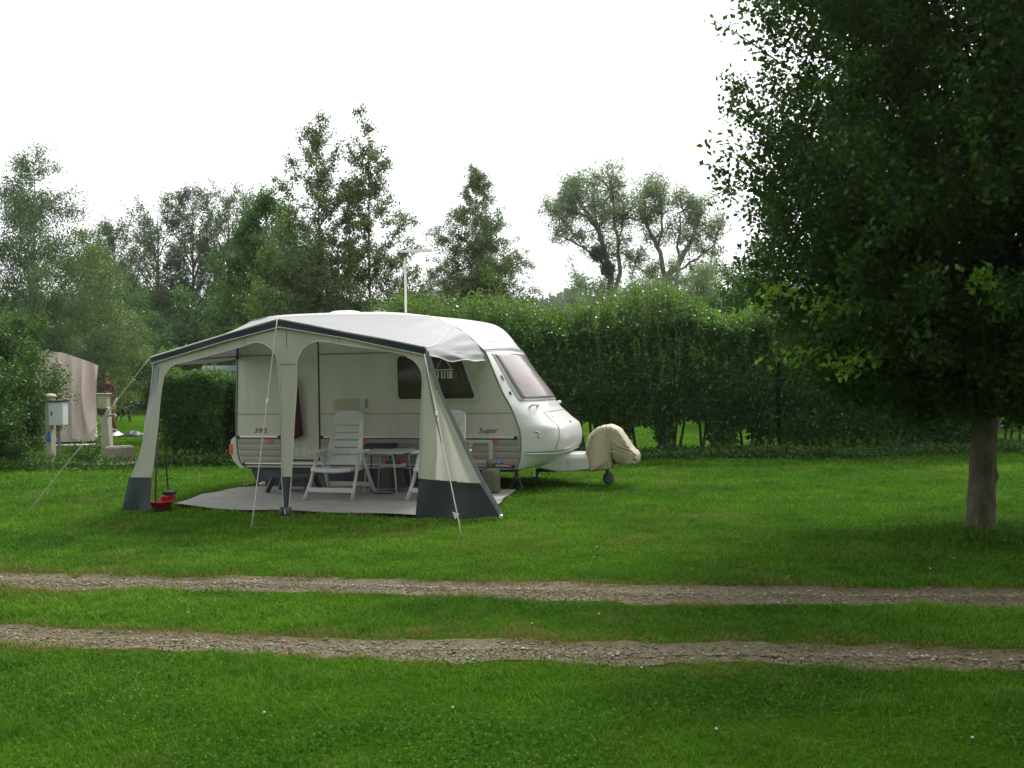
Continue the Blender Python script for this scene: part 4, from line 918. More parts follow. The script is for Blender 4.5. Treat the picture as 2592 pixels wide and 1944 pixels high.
bm = bmesh.new(); box(bm, -0.145, 0.145, -0.1, 0.1, 0, 0.045); obj('tray', bm, M['tabletop'], TR, bevel=0.006)
for k, (x, m_) in enumerate(((-0.09, M['orange']), (0.0, M['green_item']), (0.06, M['green_item']), (0.11, M['red']))):
    bm = bmesh.new(); box(bm, x - 0.028, x + 0.028, -0.09, 0.06, 0.045, 0.075 + 0.008 * (k % 2)); obj('packet', bm, m_, TR, bevel=0.004)
BX = thing('cooking_box', 'flat dark box on legs behind the camping table', 'box', LW(2.33, -0.16, 0.04), -CY_)
bm = bmesh.new(); box(bm, -0.22, 0.20, -0.1, 0.1, 0.49, 0.60); obj('box_body', bm, M['dgrey'], BX, bevel=0.008)
bm = bmesh.new(); box(bm, -0.19, 0.21, -0.11, 0.11, 0.603, 0.62); obj('lid', bm, M['skirt'], BX, bevel=0.004)
for sx_ in (-0.18, 0.17):
    bm = bmesh.new(); tube(bm, [(sx_, -0.08, 0.49), (sx_ * 1.05, -0.09, 0.0)], 0.01, 6); tube(bm, [(sx_, 0.08, 0.49), (sx_ * 1.05, 0.09, 0.0)], 0.01, 6); obj('leg', bm, M['black'], BX)
# plastic step
SP = thing('caravan_step', 'dark grey plastic step in front of the caravan door', 'step', LW(1.24, -0.62, MZ), -CY_)
bm = bmesh.new(); prism(bm, round_poly([(-0.27, -0.19), (0.27, -0.19), (0.27, 0.19), (-0.27, 0.19)], 0.05), 'z', 0.185, 0.215); obj('tread', bm, M['dgrey'], SP, bevel=0.008)
for sx_ in (-1, 1):
    for sy_ in (-1, 1): bm = bmesh.new(); tube(bm, [(sx_ * 0.23, sy_ * 0.15, 0.19), (sx_ * 0.31, sy_ * 0.18, 0.0)], [0.045, 0.04], 4); obj('leg', bm, M['dgrey'], SP)
# gas bottle
GB = thing('gas_bottle', 'olive green gas bottle with blue regulator beside the right awning leg', 'gas bottle', LW(3.98, -0.37, MZ), -CY_)
bm = bmesh.new(); lathe(bm, [(0.09, 0), (0.115, 0.008), (0.122, 0.03), (0.122, 0.265), (0.118, 0.29), (0.10, 0.315), (0.06, 0.33), (0.03, 0.335)], 28); obj('cylinder', bm, M['gas'], GB, smooth=True)
bm = bmesh.new()
ring = [(0.062 * math.cos(a_), 0.062 * math.sin(a_)) for a_ in np.linspace(R(70), R(390), 20)]
for (p, q) in zip(ring[:-1], ring[1:]):
    bm.faces.new([bm.verts.new(v_) for v_ in ((p[0], p[1], 0.32), (q[0], q[1], 0.32), (q[0], q[1], 0.425), (p[0], p[1], 0.425))])
bmesh.ops.remove_doubles(bm, verts=bm.verts, dist=1e-4); o = obj('collar', bm, M['gas'], GB, smooth=True); sm = o.modifiers.new('thickness', 'SOLIDIFY'); sm.thickness = 0.006
bm = bmesh.new(); lathe(bm, [(0.012, 0.33), (0.012, 0.37), (0.02, 0.37), (0.02, 0.40), (0.008, 0.41)], 12); obj('valve', bm, M['pole'], GB)
bm = bmesh.new(); tube(bm, [(0.02, 0.0, 0.385), (0.08, -0.01, 0.39)], 0.012, 8); lathe(bm, [(0.01, -0.012), (0.036, -0.01), (0.036, 0.01), (0.01, 0.016)], 16, (0.105, -0.01, 0.392)); obj('regulator', bm, M['blue'], GB, smooth=True)
bm = bmesh.new(); tube(bm, [(0.14, -0.01, 0.39), (0.20, 0.0, 0.38), (0.245, 0.06, 0.36), (0.245, 0.16, 0.32), (0.22, 0.25, 0.30), (0.2, 0.38, 0.27)], 0.009, 8); obj('hose', bm, M['hose'], GB, smooth=True)
# burgundy cloth hanging beside the door
TW = thing('hanging_cloth', 'burgundy cloth hanging beside the caravan door behind the middle awning leg', 'cloth', LW(0.98, -0.10, 0), -CY_)
def tw(s, t_):
    z_ = 1.62 - 0.92 * t_ + 0.06 * s * t_; wd = 0.03 + 0.20 * min(1, t_ * 1.25) ** 0.8
    return Vector((0.04 - wd + (wd + 0.02 + 0.06 * t_) * s, -0.012 * math.sin(s * 9 + t_ * 2) * (0.3 + t_), z_ if t_ < 0.99 else z_ - 0.03 * math.sin(s * PI)))
bm = bmesh.new(); grid(bm, tw, 16, 20); o = obj('cloth', bm, M['burgundy'], TW, smooth=True); sm = o.modifiers.new('thickness', 'SOLIDIFY'); sm.thickness = 0.012
bm = bmesh.new(); tube(bm, [(0.02, 0.07, 1.66), (0.02, 0, 1.66), (0.02, 0, 1.62)], 0.006, 6); obj('hook', bm, M['alu'], TW)
# peg hanger in front of the side window
PH = thing('peg_hanger', 'small white hanger with pegs hanging from the awning by the side window', 'hanger', LW(3.33, -0.3, 0), -CY_)
bm = bmesh.new(); tube(bm, [(-0.14, 0, 1.652), (0.12, 0, 1.662)], 0.007, 6); tube(bm, [(-0.01, -0.10, 1.655), (-0.01, 0.10, 1.655)], 0.006, 6); obj('bar', bm, M['hem'], PH)
bm = bmesh.new()
for k in range(14):
    f = k / 13; a_ = Vector((-0.01, 0, 1.84)).lerp(Vector((0.10, 0, 1.665)), f); tube(bm, [a_ - Vector((0, 0, 0.006)), a_ + Vector((0, 0, 0.006))], 0.0065 if k % 2 else 0.004, 6)
tube(bm, [(-0.01, 0, 1.84), (-0.12, 0, 1.66)], 0.003, 5); tube(bm, [(-0.01, 0, 1.84), (-0.01, 0, 1.90)], 0.003, 5); obj('chain', bm, M['hem'], PH)
for (x, y, rr) in ((-0.02, -0.05, 0.2), (0.01, -0.02, -0.15), (0.035, 0.03, 0.1), (0.08, 0.0, -0.25), (0.095, 0.0, 0.2), (-0.10, 0.02, 0.15)):
    bm = bmesh.new(); box(bm, x - 0.008, x + 0.008, y - 0.006, y + 0.006, 1.545, 1.64); box(bm, x - 0.008 + 0.02 * rr, x + 0.008 + 0.05 * rr, y - 0.004, y + 0.004, 1.54, 1.552); obj('peg', bm, M['hem'], PH)
# antenna mast behind the caravan
AM = thing('antenna_mast', 'pale television antenna with flat crossbar on a tall mast behind the caravan', 'antenna', LW(1.815, 2.12, 0), -CY_)
bm = bmesh.new(); tube(bm, [(0, 0, 0), (0, 0, 3.58)], [0.021, 0.017], 10); obj('mast', bm, M['hem'], AM, smooth=True)
bm = bmesh.new(); box(bm, -0.05, 0.46, -0.05, 0.05, 3.56, 3.60)
for k in range(7): box(bm, -0.02 + k * 0.07, -0.008 + k * 0.07, -0.16 + k * 0.01, 0.16 - k * 0.01, 3.572, 3.580)
obj('antenna_bar', bm, M['hem'], AM)
bm = bmesh.new(); box(bm, -0.035, 0.035, -0.03, 0.03, 3.50, 3.56); tube(bm, [(0.0, 0, 3.59), (0.0, 0, 3.67)], 0.012, 6); obj('clamp', bm, M['dgrey'], AM)
# red dustpan with long handle and red tub
DP = thing('long_handled_dustpan', 'red dustpan with long thin handle by the left awning leg', 'dustpan', LW(0.40, -2.26, 0.02), -CY_)
bm = bmesh.new(); box(bm, -0.05, 0.09, -0.05, 0.05, 0.145, 0.19); obj('brush_head', bm, M['black'], DP, bevel=0.012)
bm = bmesh.new(); prism(bm, [(-0.09, 0.02), (0.0, 0.02), (0.07, 0.14), (-0.04, 0.14)], 'y', -0.08, 0.08); obj('pan', bm, M['red'], DP, bevel=0.01)
bm = bmesh.new(); tube(bm, [(-0.0, 0, 0.2), (-0.03, 0.0, 0.62), (-0.04, 0.0, 0.95)], 0.010, 8); obj('handle', bm, mat('dark_wood_handle', (0.05, 0.04, 0.02), 0.6), DP)
TU = thing('red_tub', 'shallow red plastic tub on the grass by the left awning leg', 'tub', LW(0.43, -2.44, 0.02), -CY_)
bm = bmesh.new(); lathe(bm, [(0.10, 0.0), (0.135, 0.085), (0.142, 0.085), (0.142, 0.095), (0.128, 0.095), (0.095, 0.012), (0.01, 0.010)], 28); obj('tub', bm, M['red'], TU, smooth=True)
# bits at the corner of the groundsheet
o = thing('plastic_strip', 'thin white strip lying at the back corner of the groundsheet', 'strip', LW(0.22, 0.0, 0.04), -CY_)
bm = bmesh.new(); grid(bm, lambda s, t_: Vector((-0.14 + 0.26 * s, (t_ - 0.5) * 0.04 * math.sin(PI * min(1, s + 0.1)), 0.0 + 0.07 * s * s)), 10, 2); q = obj('strip', bm, M['hem'], o, smooth=True); q.modifiers.new('thickness', 'SOLIDIFY').thickness = 0.004
o = thing('beige_stone', 'small beige rounded stone by the caravan skirt corner', 'stone', LW(0.42, -0.02, 0.05), -CY_)
bm = bmesh.new(); bmesh.ops.create_icosphere(bm, subdivisions=3, radius=0.055); [v_.co.__imul__(1 + 0.1 * math.sin(v_.co.x * 60 + v_.co.y * 40)) for v_ in bm.verts]; bmesh.ops.scale(bm, verts=bm.verts, vec=(1.1, 0.9, 0.75)); obj('stone', bm, M['beige_cover'], o, smooth=True)

# ================================================================== left background objects
# beige tent
TN = thing('frame_tent', 'beige pink canvas tent beyond the power posts', 'tent', (-10.8, 25.0, 0), 0)
def tentf(s, t_):
    # s: left to right along the visible wall, t: top to bottom
    xt = lerp(-1.9, 0.46, s); zt = np.interp(s, [0, 0.55, 0.80, 1], [2.42, 2.30, 2.12, 1.95]); yt = lerp(0.9, 0.15, s)
    xb = lerp(-2.6, 0.60, s); zb = lerp(0.0, 0.10, s); yb = lerp(0.4, -0.5, s) 
    f = 0.10 * math.sin(s * 44 - t_ * 9.0 * (1 - 0.4 * s)) + 0.06 * math.sin(s * 23 - t_ * 6); f *= 1.0
    f *= math.sin(PI * min(1, t_ * 0.9 + 0.08)) * (0.3 + s)
    return Vector((lerp(xt, xb, t_) - 0.03 * math.sin(PI * t_) * s, lerp(yt, yb, t_ ** 1.3) + f, lerp(zt, zb, t_)))
bm = bmesh.new(); grid(bm, tentf, 90, 24); obj('side_wall', bm, M['tent'], TN, smooth=True)
bm = bmesh.new(); grid(bm, lambda s, t_: tentf(1, t_).lerp(Vector((lerp(-0.75, -0.6, t_), 2.6, lerp(1.9, 0.0, t_))), s), 6, 14); obj('end_wall', bm, M['tent'], TN, smooth=True)
bm = bmesh.new(); grid(bm, lambda s, t_: tentf(s, 0).lerp(Vector((lerp(-3.0, -0.75, s), 2.6, lerp(2.3, 1.9, s))), t_) - Vector((0, 0, 0.25 * t_)), 20, 8); obj('roof', bm, M['tent'], TN, smooth=True)
bm = bmesh.new(); grid(bm, lambda s, t_: Vector((lerp(-0.6, 0.66, s), -0.62 + 0.05 * math.sin(s * 14) - 0.22 * t_, 0.045 - 0.02 * t_)), 20, 2); obj('ground_flap', bm, M['white_cloth'], TN, smooth=True)
# power post with white meter box
P1 = thing('power_post', 'cream post carrying a white meter box, in the shrubs at the left edge', 'post', (-8.56, 18.7, 0), R(-4))
bm = bmesh.new(); prism(bm, [(-0.11, 0), (0.0, 0), (0.02, 1.28), (-0.11, 1.28)], 'y', -0.08, 0.08); obj('post', bm, M['post_cream'], P1, bevel=0.015)
bm = bmesh.new(); lathe(bm, [(0.10, 0), (0.115, 0.02), (0.10, 0.06), (0.03, 0.075)], 14, (-0.045, 0, 1.275)); obj('post_cap', bm, M['post_cream'], P1, smooth=True)
bm = bmesh.new(); tube(bm, [(0.10, 0.02, 0), (0.10, 0.02, 0.8)], 0.025, 8); obj('conduit', bm, M['grey_trim'], P1)
bm = bmesh.new(); box(bm, 0.0, 0.28, -0.16, 0.04, 0.76, 1.20); mb = obj('meter_box', bm, M['box_white'], P1, bevel=0.015)
bm = bmesh.new(); box(bm, -0.02, 0.30, -0.18, 0.05, 1.20, 1.225); obj('box_lid', bm, M['dgrey'], mb)
bm = bmesh.new(); box(bm, 0.06, 0.08, -0.175, -0.16, 0.95, 1.02); obj('box_latch', bm, M['black'], mb)
bm = bmesh.new(); prism(bm, round_poly([(-0.075, 0.46), (0.005, 0.47), (-0.01, 0.62), (-0.04, 0.68), (-0.06, 0.6)], 0.015), 'y', -0.10, -0.085); obj('blue_tag', bm, M['blue'], P1)
# second post: water tap
M['capc'] = mat('cream_cap_plastic', (0.42, 0.41, 0.27), 0.5, var=0.1)
P2 = thing('water_post', 'pale post with cream cap box and tap standing behind the concrete block', 'post', (-8.04, 19.9, 0), R(0))
bm = bmesh.new(); prism(bm, [(-0.08, 0), (0.10, 0), (0.06, 1.05), (-0.10, 1.05)], 'y', -0.08, 0.08); obj('post', bm, M['post_cream'], P2, bevel=0.012)
bm = bmesh.new(); box(bm, -0.14, 0.04, -0.11, 0.10, 1.02, 1.30); hb = obj('cap_box', bm, M['capc'], P2, bevel=0.015)
bm = bmesh.new(); box(bm, -0.16, 0.07, -0.13, 0.12, 1.30, 1.325); obj('cap_lid', bm, M['capc'], hb, bevel=0.008)
bm = bmesh.new(); tube(bm, [(0.05, -0.12, 0.88), (0.22, -0.14, 0.90), (0.24, -0.14, 0.86)], 0.022, 8); tube(bm, [(0.0, -0.12, 0.93), (0.10, -0.13, 0.96)], 0.016, 6); obj('tap', bm, M['pole'], P2)
bm = bmesh.new(); tube(bm, [(0.06, -0.11, 0.92), (0.12, -0.11, 0.0)], 0.018, 8); obj('pipe', bm, M['hem'], P2)
bm = bmesh.new(); box(bm, -0.12, 0.02, -0.12, -0.09, 0.9, 1.0); obj('bracket', bm, M['dgrey'], P2)
BK = thing('concrete_block', 'weathered concrete drain block below the water tap', 'block', (-7.62, 19.45, 0), R(24))
bm = bmesh.new(); box(bm, -0.25, 0.25, -0.17, 0.17, 0.0, 0.29); obj('block', bm, M['concrete'], BK, bevel=0.02)
bm = bmesh.new(); box(bm, -0.22, 0.22, -0.14, 0.14, 0.291, 0.305); obj('grate_slab', bm, M['concrete'], BK, bevel=0.006)
bm = bmesh.new(); tube(bm, [(0.06, -0.2, 0.03), (0.14, -0.24, 0.02), (0.22, -0.2, 0.03)], 0.02, 6); obj('hose_end', bm, M['dgrey'], BK)
bm = bmesh.new()
n_ = 26; ring = [bm.verts.new((-7.55 + 0.55 * math.cos(a_) * (1 + 0.15 * math.sin(3 * a_)), 18.95 + 0.42 * math.sin(a_) * (1 + 0.2 * math.sin(5 * a_)), 0.012)) for a_ in np.linspace(0, 2 * PI, n_, endpoint=False)]
bm.faces.new(ring)
for v_ in bm.verts: v_.co.z = float(gh(v_.co.x, v_.co.y)) + 0.03
tag(obj('sand_patch', bm, M['sand']), kind='structure')

# ---- figures grown with the skin modifier, frozen to meshes
def skin_mesh(name, joints, edges, matl, parent, root=0, sub=2):
    me = bpy.data.meshes.new(name); me.from_pydata([j[0] for j in joints], edges, [])
    o = bpy.data.objects.new(name, me); COL.objects.link(o)
    o.modifiers.new('skin', 'SKIN').use_smooth_shade = True
    for k, j in enumerate(joints):
        r_ = j[1]; me.skin_vertices[0].data[k].radius = r_ if isinstance(r_, tuple) else (r_, r_)
    me.skin_vertices[0].data[root].use_root = True
    s_ = o.modifiers.new('sub', 'SUBSURF'); s_.levels = sub; s_.render_levels = sub
    bpy.context.view_layer.update(); dg = bpy.context.evaluated_depsgraph_get()
    m2 = bpy.data.meshes.new_from_object(o.evaluated_get(dg)); COL.objects.unlink(o); bpy.data.objects.remove(o)
    return link_mesh(name, m2, matl, parent, True)
PE = thing('person', 'red-haired person in maroon top and ochre trousers beside the beige tent, walking and looking down', 'person', (-12.02, 30.0, 0), 0)
J = [((0.02, 0, 0.90), (0.15, 0.11)), ((-0.02, 0, 1.15), (0.15, 0.11)), ((-0.08, 0, 1.38), (0.19, 0.11)), ((-0.10, -0.01, 1.50), 0.06), ((-0.11, -0.03, 1.60), (0.085, 0.10)), ((-0.10, -0.04, 1.68), (0.075, 0.09)),
     ((0.09, 0, 1.38), 0.06), ((0.17, -0.04, 1.12), 0.045), ((0.20, -0.16, 0.88), 0.034), ((0.21, -0.21, 0.79), 0.028),
     ((-0.27, 0, 1.37), 0.06), ((-0.30, 0.02, 1.10), 0.045), ((-0.26, -0.10, 0.88), 0.034), ((-0.25, -0.15, 0.80), 0.028),
     ((0.10, -0.05, 0.78), 0.085), ((0.13, -0.13, 0.46), 0.058), ((0.17, 0.0, 0.09), 0.040), ((0.20, -0.13, 0.035), (0.04, 0.03)),
     ((-0.08, 0.04, 0.78), 0.085), ((-0.02, 0.06, 0.46), 0.058), ((0.0, 0.22, 0.12), 0.040), ((0.04, 0.10, 0.035), (0.04, 0.03))]
E_ = [(0, 1), (1, 2), (2, 3), (3, 4), (4, 5), (2, 6), (6, 7), (7, 8), (8, 9), (2, 10), (10, 11), (11, 12), (12, 13), (0, 14), (14, 15), (15, 16), (16, 17), (0, 18), (18, 19), (19, 20), (20, 21)]
for (hx, hy, hz, s_) in ((0.21, -0.21, 0.79, 1), (-0.25, -0.15, 0.80, -1)):
    k0 = 9 if s_ == 1 else 13
    for f in range(5):
        J.append(((hx + (f - 2) * 0.012, hy - 0.02 - (0.01 if f == 4 else 0), hz - 0.05 - (0.01 if f in (1, 2) else 0)), 0.009)); E_.append((k0, len(J) - 1))
bodyo = skin_mesh('body', J, E_, M['skin'], PE)
skin_mesh('jacket', [((0.02, 0, 0.86), (0.19, 0.14)), ((-0.02, 0, 1.15), (0.18, 0.14)), ((-0.08, 0, 1.38), (0.20, 0.14)), ((-0.10, -0.01, 1.49), 0.075), ((0.10, 0, 1.39), 0.075), ((0.17, -0.04, 1.12), 0.062), ((0.20, -0.15, 0.90), 0.05), ((-0.28, 0, 1.38), 0.075), ((-0.30, 0.02, 1.10), 0.062), ((-0.26, -0.09, 0.90), 0.05)],
          [(0, 1), (1, 2), (2, 3), (2, 4), (4, 5), (5, 6), (2, 7), (7, 8), (8, 9)], M['jacket'], PE)
skin_mesh('trousers', [((0.02, 0, 0.90), (0.16, 0.125)), ((0.10, -0.05, 0.76), 0.10), ((0.13, -0.13, 0.46), 0.075), ((0.17, 0.0, 0.12), 0.06), ((-0.08, 0.04, 0.76), 0.10), ((-0.02, 0.06, 0.46), 0.075), ((0.0, 0.21, 0.14), 0.06)], [(0, 1), (1, 2), (2, 3), (0, 4), (4, 5), (5, 6)], M['trousers'], PE)
bm = bmesh.new(); bmesh.ops.create_uvsphere(bm, u_segments=18, v_segments=12, radius=0.115)
for v_ in bm.verts: v_.co = Vector((v_.co.x * 0.95, v_.co.y * 1.05 + 0.02, v_.co.z * 1.05)) + Vector((-0.105, -0.01, 1.675)) if v_.co.z > -0.02 or v_.co.y > 0.02 else Vector((v_.co.x * 0.8, v_.co.y * 0.7 + 0.03, v_.co.z * 0.6)) + Vector((-0.105, -0.01, 1.68))
obj('hair', bm, M['hair'], PE, smooth=True)
fx, fy, fz = -0.10, -0.125, 1.62
for dx in (-0.032, 0.032):
    bm = bmesh.new(); bmesh.ops.create_uvsphere(bm, u_segments=8, v_segments=6, radius=0.010); bmesh.ops.translate(bm, verts=bm.verts, vec=(fx + dx, fy - 0.0, fz + 0.015)); obj('eye', bm, M['black'], bodyo)
    bm = bmesh.new(); bmesh.ops.create_uvsphere(bm, u_segments=8, v_segments=6, radius=0.022); bmesh.ops.scale(bm, verts=bm.verts, vec=(0.4, 0.8, 1.3)); bmesh.ops.translate(bm, verts=bm.verts, vec=(fx + dx * 3.0, fy + 0.10, fz)); obj('ear', bm, M['skin'], bodyo, smooth=True)
bm = bmesh.new(); tube(bm, [(fx, fy + 0.01, fz + 0.02), (fx, fy - 0.02, fz - 0.015), (fx, fy + 0.01, fz - 0.025)], [0.008, 0.015, 0.01], 6); obj('nose', bm, M['skin'], bodyo, smooth=True)
bm = bmesh.new(); tube(bm, [(fx - 0.025, fy + 0.012, fz - 0.05), (fx, fy + 0.003, fz - 0.052), (fx + 0.025, fy + 0.012, fz - 0.05)], 0.006, 6); obj('mouth', bm, M['burgundy'], bodyo, smooth=True)
for (sx_, sy_, sz_) in ((0.19, -0.06, 0.045), (0.03, 0.16, 0.06)):
    bm = bmesh.new(); bmesh.ops.create_uvsphere(bm, u_segments=12, v_segments=8, radius=0.05); bmesh.ops.scale(bm, verts=bm.verts, vec=(1.0, 2.6, 0.9)); bmesh.ops.translate(bm, verts=bm.verts, vec=(sx_, sy_, sz_)); obj('shoe', bm, M['dgrey'], PE, smooth=True)
# black dog in stride, facing right
DG = thing('dog', 'black dog standing on the far lawn facing right', 'dog', (-14.62, 38.0, 0), 0)
bm = bmesh.new()
tube(bm, [(-0.34, 0, 0.45), (-0.28, 0, 0.46), (-0.18, 0, 0.455), (-0.04, 0, 0.455), (0.10, 0, 0.44), (0.20, 0, 0.455), (0.27, 0, 0.49)], [0.05, 0.085, 0.088, 0.088, 0.115, 0.115, 0.07], 14, flat=(0.85, 1.1))
tube(bm, [(0.18, 0, 0.48), (0.28, 0, 0.56), (0.36, 0, 0.645)], [0.10, 0.075, 0.06], 12); tube(bm, [(0.31, 0, 0.65), (0.37, 0, 0.665), (0.43, 0, 0.65), (0.50, 0, 0.625), (0.54, 0, 0.615)], [0.045, 0.066, 0.056, 0.038, 0.028], 12)
tube(bm, [(-0.32, 0, 0.47), (-0.40, 0.01, 0.42), (-0.45, 0.02, 0.32), (-0.46, 0.02, 0.24)], [0.035, 0.026, 0.02, 0.01], 8)
for y_, sh in ((-0.075, 0.0), (0.075, 0.11)):
    tube(bm, [(-0.26 + sh, y_ * 0.8, 0.44), (-0.25 + sh, y_, 0.34), (-0.22 + sh, y_, 0.26), (-0.33 + sh, y_, 0.16), (-0.345 + sh, y_, 0.03), (-0.31 + sh, y_, 0.015), (-0.28 + sh, y_, 0.015)], [0.07, 0.068, 0.045, 0.027, 0.022, 0.025, 0.018], 10)
    tube(bm, [(0.17 - sh * .6, y_ * 0.8, 0.42), (0.16 - sh, y_, 0.30), (0.17 - sh, y_, 0.22), (0.19 - sh, y_, 0.12), (0.185 - sh, y_, 0.03), (0.22 - sh, y_, 0.015), (0.25 - sh, y_, 0.015)], [0.06, 0.045, 0.032, 0.026, 0.022, 0.025, 0.018], 10)
bmesh.ops.recalc_face_normals(bm, faces=bm.faces); me = bpy.data.meshes.new('body'); bm.to_mesh(me); bm.free(); db = bpy.data.objects.new('body', me); COL.objects.link(db)
rm_ = db.modifiers.new('remesh', 'REMESH'); rm_.mode = 'VOXEL'; rm_.voxel_size = 0.012; sm_ = db.modifiers.new('smooth', 'SMOOTH'); sm_.iterations = 5
bpy.context.view_layer.update(); m2 = bpy.data.meshes.new_from_object(db.evaluated_get(bpy.context.evaluated_depsgraph_get())); COL.objects.unlink(db); bpy.data.objects.remove(db)
db = link_mesh('body', m2, M['dog'], DG, True)
for y_ in (-0.045, 0.045):
    bm = bmesh.new(); prism(bm, [(0.36, 0.72), (0.42, 0.71), (0.41, 0.60), (0.375, 0.62)], 'y', y_ - 0.012, y_ + 0.012); obj('ear', bm, M['dog'], DG, bevel=0.006)
bm = bmesh.new(); tube(bm, [(0.30, -0.07, 0.58), (0.34, -0.05, 0.54), (0.34, 0.05, 0.54), (0.30, 0.07, 0.58)], 0.012, 6); obj('collar', bm, M['green_item'], DG)
a_ = Vector((-11.70, 29.8, 0.78)); b_ = Vector((-14.30, 37.95, 0.56))
bm = bmesh.new(); tube(bm, [a_.lerp(b_, t_) - Vector((0, 0, 0.35 * math.sin(PI * t_))) for t_ in np.linspace(0, 1, 14)], 0.005, 5); tag(obj('dog_lead', bm, M['dgrey']), 'thin slack lead between the person and the black dog', 'lead')
def pile(name, label, cat, loc, sx_, sy_, h_, m_, sd):
    o = thing(name, label, cat, loc); bm = bmesh.new()
    grid(bm, lambda s, t_: Vector(((s - 0.5) * sx_, (t_ - 0.5) * sy_, h_ * max(0, math.sin(PI * s) * math.sin(PI * t_)) ** 0.5 * (0.6 + 0.6 * float(vnoise(s * 5 + sd, t_ * 5, 3))))), 20, 14); obj('cloth', bm, m_, o, smooth=True)
pile('picnic_blanket', 'crumpled teal cloth heap on the lawn at the person\'s feet', 'blanket', (-11.25, 28.0, 0.03), 0.7, 0.8, 0.12, M['tealcloth'], 1)
pile('white_towel', 'white towel lying between the teal cloth and the dark bag', 'towel', (-10.95, 27.8, 0.04), 0.20, 0.5, 0.11, M['white_cloth'], 5)
pile('dark_bag', 'dark bag lying at the right end of the cloth heap', 'bag', (-10.62, 28.1, 0.03), 0.5, 0.6, 0.12, M['skirt'], 8)

# ---- teal estate car behind the small hedge
def car(name, label, loc, rz, m_body, H_, L_=4.4, W_=1.75, cat='car'):
    t_ = thing(name, label, cat, loc, rz)
    low = [(-L_ / 2, 0.35), (-L_ / 2 - 0.02, 0.75), (-L_ / 2 + 0.05, 0.98), (L_ / 2 - 1.35, 1.02), (L_ / 2 - 0.25, 0.86), (L_ / 2, 0.62), (L_ / 2 + 0.02, 0.35), (L_ / 2 - 0.3, 0.25), (-L_ / 2 + 0.3, 0.25)]
    bm = bmesh.new(); prism(bm, round_poly(low, 0.12, 5), 'y', -W_ / 2, W_ / 2); obj('body', bm, m_body, t_, bevel=0.06)
    cab = [(-L_ / 2 + 0.08, 0.99), (-L_ / 2 + 0.18, H_ - 0.22), (-L_ / 2 + 0.55, H_ - 0.03), (-0.2, H_), (L_ / 2 - 1.95, H_ - 0.06), (L_ / 2 - 1.20, 1.03)]
    bm = bmesh.new(); prism(bm, round_poly(cab, 0.28, 6), 'y', -W_ / 2 + 0.10, W_ / 2 - 0.10); cb = obj('cabin', bm, m_body, t_, bevel=0.07)
    gl = [(-L_ / 2 + 0.35, 1.06), (-L_ / 2 + 0.45, H_ - 0.28), (-L_ / 2 + 0.7, H_ - 0.15), (L_ / 2 - 2.05, H_ - 0.16), (L_ / 2 - 1.45, 1.08)]
    for y_ in (-W_ / 2 + 0.085, W_ / 2 - 0.105): bm = bmesh.new(); prism(bm, round_poly(gl, 0.1, 4), 'y', y_, y_ + 0.02); obj('side_window', bm, M['carglass'], t_)
    a0, a1 = Vector((L_ / 2 - 1.90, 0, H_ - 0.12)), Vector((L_ / 2 - 1.24, 0, 1.06))
    bm = bmesh.new(); nrm = Vector((a0.z - a1.z, 0, a1.x - a0.x)).normalized()
    vs_ = [bm.verts.new(p + nrm * 0.012 + Vector((0, y_, 0))) for p, y_ in ((a0, -0.62), (a0, 0.62), (a1, 0.68), (a1, -0.68))]; bm.faces.new(vs_); obj('windscreen', bm, M['carglass'], t_)
    for x_ in (-L_ / 2 + 0.8, L_ / 2 - 0.85):
        for y_ in (-W_ / 2 + 0.08, W_ / 2 - 0.08):
            bm = bmesh.new(); lathe(bm, [(0.05, -0.1), (0.27, -0.1), (0.32, -0.07), (0.32, 0.07), (0.27, 0.1), (0.05, 0.1)], 22); bmesh.ops.rotate(bm, verts=bm.verts, matrix=Matrix.Rotation(PI / 2, 3, 'X')); bmesh.ops.translate(bm, verts=bm.verts, vec=(x_, y_, 0.32)); obj('wheel', bm, M['wheel'], t_, smooth=True)
    bm = bmesh.new(); tube(bm, [(-L_ / 2 + 0.6, -W_ / 2 + 0.2, H_ + 0.03), (L_ / 2 - 2.1, -W_ / 2 + 0.2, H_ + 0.0)], 0.015, 6); obj('roof_rail', bm, M['black'], t_)
    for y_ in (-0.6, 0.6): bm = bmesh.new(); box(bm, L_ / 2 - 0.12, L_ / 2 + 0.01, y_ - 0.16, y_ + 0.16, 0.60, 0.72); obj('headlight', bm, M['alu'], t_, bevel=0.03)
    return t_
car('parked_car', 'dark teal estate car showing its roof above the small hedge', (-7.15, 26.6, 0), R(99), M['teal'], 1.92, 4.4)
